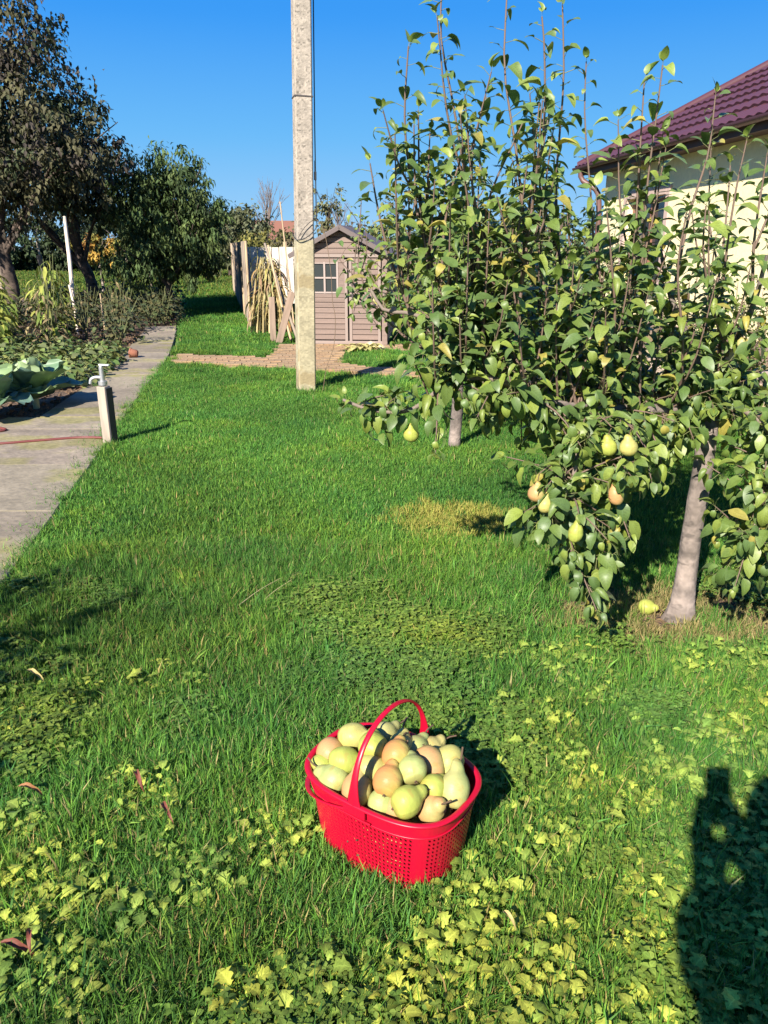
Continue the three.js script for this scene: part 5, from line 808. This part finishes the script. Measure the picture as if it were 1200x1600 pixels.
top('garden_hose', tube([[-2.26, 0.035, -6.08], [-2.45, 0.03, -6.12], [-2.75, 0.03, -6.02], [-3.1, 0.03, -5.9], [-3.5, 0.032, -5.95], [-3.9, 0.03, -6.15], [-4.0, 0.03, -6.5], [-3.75, 0.03, -6.62], [-3.4, 0.035, -6.5], [-3.2, 0.032, -6.38], [-3.35, 0.032, -6.28], [-3.8, 0.032, -6.2], [-4.4, 0.03, -6.0]], 0.011, 0.011, 7, 120), phys({ color: RGB(0.14, 0.035, 0.03), roughness: 0.5 }), 'dark red garden hose lying across the concrete path', 'hose');
{ const g = new THREE.LatheGeometry([[0.001, 0], [0.06, 0], [0.085, 0.12], [0.092, 0.12], [0.092, 0.14], [0.08, 0.14], [0.07, 0.02], [0.001, 0.015]].map(([x, y]) => new THREE.Vector2(x, y)), 18); g.scale(0.75, 0.75, 0.75); g.rotateZ(1.45); g.translate(-3.45, 0.08, -10.9); top('clay_pot', g, std({ color: RGB(0.28, 0.11, 0.065), roughness: 0.9 }), 'terracotta pot lying on its side at the far path edge', 'pot'); }

// ---------------------------------------------------------------- small litter in the grass
{
  const mk = (r, g, b) => phys({ map: leafTint, color: RGB(r, g, b), roughness: 0.7, transmission: 0.15, thickness: 0 });
  const red = mk(0.17, 0.04, 0.022), brn = mk(0.32, 0.13, 0.05), yel = mk(0.45, 0.35, 0.15);
  const curled = leaf(0.085, ovate(0.2), 1.15, 2.4, 10, 0.025), curl2 = leaf(0.085, ovate(0.17), 1.1, 1.3, 10, 0.035);
  for (const [x, z, ry, rx, g, m, l, s] of [
    [-0.71, -1.84, 0.4, -0.7, curled, red, 'upper of two curled red-brown fallen leaves left of the basket', 1], [-0.6, -1.71, 0.5, -0.5, curl2, red, 'lower of two curled red-brown fallen leaves left of the basket', 1],
    [-0.83, -1.27, 1.4, -0.1, curl2, red, 'long red-brown fallen leaf lying at the bottom left corner', 1.15], [-0.775, -1.3, 0.1, -0.9, curled, red, 'small curled red leaf standing at the bottom left corner', 0.8],
    [-1.27, -2.4, 1.2, -0.1, curl2, yel, 'pale tan fallen leaf in the grass at the left', 1.1], [-1.02, -1.78, 1.5, -0.1, curl2, brn, 'orange fallen leaf at the left edge of the view', 1],
    [0.27, -1.35, 0.6, -0.6, curled, yel, 'whitish curled fallen leaf right of the basket front', 0.7]]) {
    const o = top('fallen_leaf', g, m, l, 'leaf', 'dead leaves lying in the grass'); o.position.set(x, 0.075, z); o.rotation.set(rx, ry, 0.2, 'YXZ'); o.scale.setScalar(s);
  }
  const dry = std({ color: RGB(0.42, 0.34, 0.18), roughness: 0.9 });
  for (const [a, b, l] of [[[-0.62, 0.05, -2.98], [-0.47, 0.07, -3.22], 'dry straw stalk lying in the lawn left of centre'], [[-0.55, 0.03, -3.0], [-0.42, 0.07, -3.2], 'second dry straw stalk beside the first']]) top('straw_stalk', tube([a, [(a[0] + b[0]) / 2 - 0.004, (a[1] + b[1]) / 2 + 0.006, (a[2] + b[2]) / 2], b], 0.0018, 0.001, 5, 8), dry, l, 'straw');
}

// ---------------------------------------------------------------- the photographer, behind the camera, who casts the shadow at the lower right
{
  const root = thing('person', 'person in a jacket behind the camera holding up a phone, casting the shadow', 'person', [0, 0, 0]);
  const cap = (p, a, b, ra, rb) => { const ax = b[0] - a[0], ay = b[1] - a[1], az = b[2] - a[2], px = p[0] - a[0], py = p[1] - a[1], pz = p[2] - a[2], t = clamp((px * ax + py * ay + pz * az) / (ax * ax + ay * ay + az * az), 0, 1); return Math.hypot(px - ax * t, py - ay * t, pz - az * t) - lerp(ra, rb, t); };
  function mesh(bones, c, half, res, k) {
    const mc = new MarchingCubes(res, new THREE.MeshStandardMaterial(), false, false, 400000); mc.isolation = 0; const st = 2 / res; let q = 0;
    for (let z = 0; z < res; z++) for (let y = 0; y < res; y++) for (let x = 0; x < res; x++, q++) {
      const p = [c[0] + half * (x * st - 1), c[1] + half * (y * st - 1), c[2] + half * (z * st - 1)]; let d = 9;
      for (const [a, b, ra, rb] of bones) { const e = cap(p, a, b, ra, rb); const h = Math.max(k - Math.abs(d - e), 0) / k; d = Math.min(d, e) - h * h * k / 4; }
      mc.field[q] = -d;
    }
    mc.update(); const n = mc.count, g = new THREE.BufferGeometry(); const P = mc.positionArray.slice(0, n * 3), N = mc.normalArray.slice(0, n * 3); for (let i = 0; i < n * 3; i += 3) { P[i] = c[0] + P[i] * half; P[i + 1] = c[1] + P[i + 1] * half; P[i + 2] = c[2] + P[i + 2] * half; }
    g.setAttribute('position', new THREE.BufferAttribute(new Float32Array(P), 3)); g.setAttribute('normal', new THREE.BufferAttribute(new Float32Array(N), 3)); return g;
  }
  const ox = 0.035, oz = 0.37, body = [
    [[ox, 0.95, oz], [ox, 1.18, oz - 0.01], 0.15, 0.14], [[ox - 0.06, 1.28, oz - 0.01], [ox + 0.06, 1.28, oz - 0.01], 0.14, 0.14], [[ox - 0.15, 1.37, oz], [ox + 0.15, 1.37, oz], 0.07, 0.07], [[ox, 1.4, oz], [ox, 1.5, oz - 0.03], 0.055, 0.052], [[ox, 1.58, oz - 0.04], [ox, 1.64, oz - 0.02], 0.088, 0.095], [[ox, 1.54, oz - 0.1], [ox, 1.56, oz - 0.06], 0.05, 0.07], [[ox, 1.585, oz - 0.15], [ox, 1.6, oz - 0.12], 0.014, 0.014],
    [[ox - 0.08, 0.93, oz], [ox - 0.1, 0.5, oz - 0.01], 0.1, 0.065], [[ox - 0.1, 0.5, oz - 0.01], [ox - 0.1, 0.1, oz + 0.02], 0.062, 0.042], [[ox - 0.1, 0.05, oz + 0.03], [ox - 0.11, 0.035, oz - 0.15], 0.045, 0.035], [[ox + 0.08, 0.93, oz], [ox + 0.1, 0.5, oz - 0.01], 0.1, 0.065], [[ox + 0.1, 0.5, oz - 0.01], [ox + 0.1, 0.1, oz + 0.02], 0.062, 0.042], [[ox + 0.1, 0.05, oz + 0.03], [ox + 0.12, 0.035, oz - 0.15], 0.045, 0.035],
    [[ox - 0.18, 1.36, oz], [-0.02, 1.14, 0.21], 0.068, 0.056], [[-0.02, 1.14, 0.21], [-0.04, 1.34, 0.1], 0.054, 0.034], [[ox + 0.18, 1.36, oz], [ox + 0.2, 1.13, oz - 0.15], 0.07, 0.06], [[ox + 0.2, 1.13, oz - 0.15], [0.045, 1.34, 0.1], 0.046, 0.032]];
  const g = [mesh(body, [ox, 0.88, oz - 0.15], 0.95, 128, 0.05)];
  for (const s of [-1, 1]) {
    const hand = [[[s * 0.056, 1.385, 0.1], [s * 0.055, 1.41, 0.075], 0.028, 0.03], [[s * 0.056, 1.4, 0.08], [s * 0.05, 1.45, 0.058], 0.026, 0.022]];
    for (let f = 0; f < 4; f++) { const y = 1.4 + f * 0.02, l = [0.9, 1, 1.05, 0.95][f]; hand.push([[s * 0.056, y, 0.06], [s * 0.05, y + 0.008, 0.028], 0.0095, 0.0085], [[s * 0.05, y + 0.008, 0.028], [s * (0.05 - 0.034 * l), y + 0.012, 0.026], 0.0085, 0.0075]); }
    hand.push([[s * 0.058, 1.42, 0.085], [s * 0.045, 1.45, 0.066], 0.012, 0.01], [[s * 0.045, 1.45, 0.066], [s * 0.028, 1.475, 0.058], 0.01, 0.008]);
    for (const b of hand) for (const e of [b[0], b[1]]) { e[1] -= 0.045; e[0] *= 0.82; }
    g.push(mesh(hand, [s * 0.042, 1.385, 0.06], 0.085, 56, 0.006));
  }
  part('body', mergeGeometries(g), std({ color: RGB(0.08, 0.09, 0.12), roughness: 0.9 }), root);
  const hair = new THREE.SphereGeometry(0.108, 18, 12, 0, Math.PI * 2, 0, Math.PI * 0.62); hair.rotateX(0.35); hair.translate(ox, 1.63, oz - 0.01); part('hair', hair, std({ color: RGB(0.04, 0.025, 0.02), roughness: 0.8 }), root);
  const ph = thing('phone', 'dark phone held upright in the photographer\'s hands just behind the camera', 'phone', [0, 1.452, 0.046]); ph.rotation.x = -0.333;
  part('case', new RoundedBoxGeometry(0.078, 0.162, 0.009, 2, 0.004), std({ color: RGB(0.02, 0.02, 0.022), roughness: 0.4 }), ph);
  part('screen', box(0.07, 0.15, 0.0012, 0, 0, 0.0056), std({ color: RGB(0.01, 0.01, 0.012), roughness: 0.1 }), ph);
  const cl = part('camera_bump', new RoundedBoxGeometry(0.03, 0.03, 0.003, 1, 0.001).translate(-0.018, 0.055, -0.006), std({ color: RGB(0.03, 0.03, 0.03), roughness: 0.3 }), ph); part('lens', new THREE.CylinderGeometry(0.006, 0.006, 0.002, 14).rotateX(Math.PI / 2).translate(-0.018, 0.06, -0.0085), std({ color: RGB(0.01, 0.01, 0.02), roughness: 0.1 }), cl);
}

scene.updateMatrixWorld(true);
renderer.render(scene, camera);
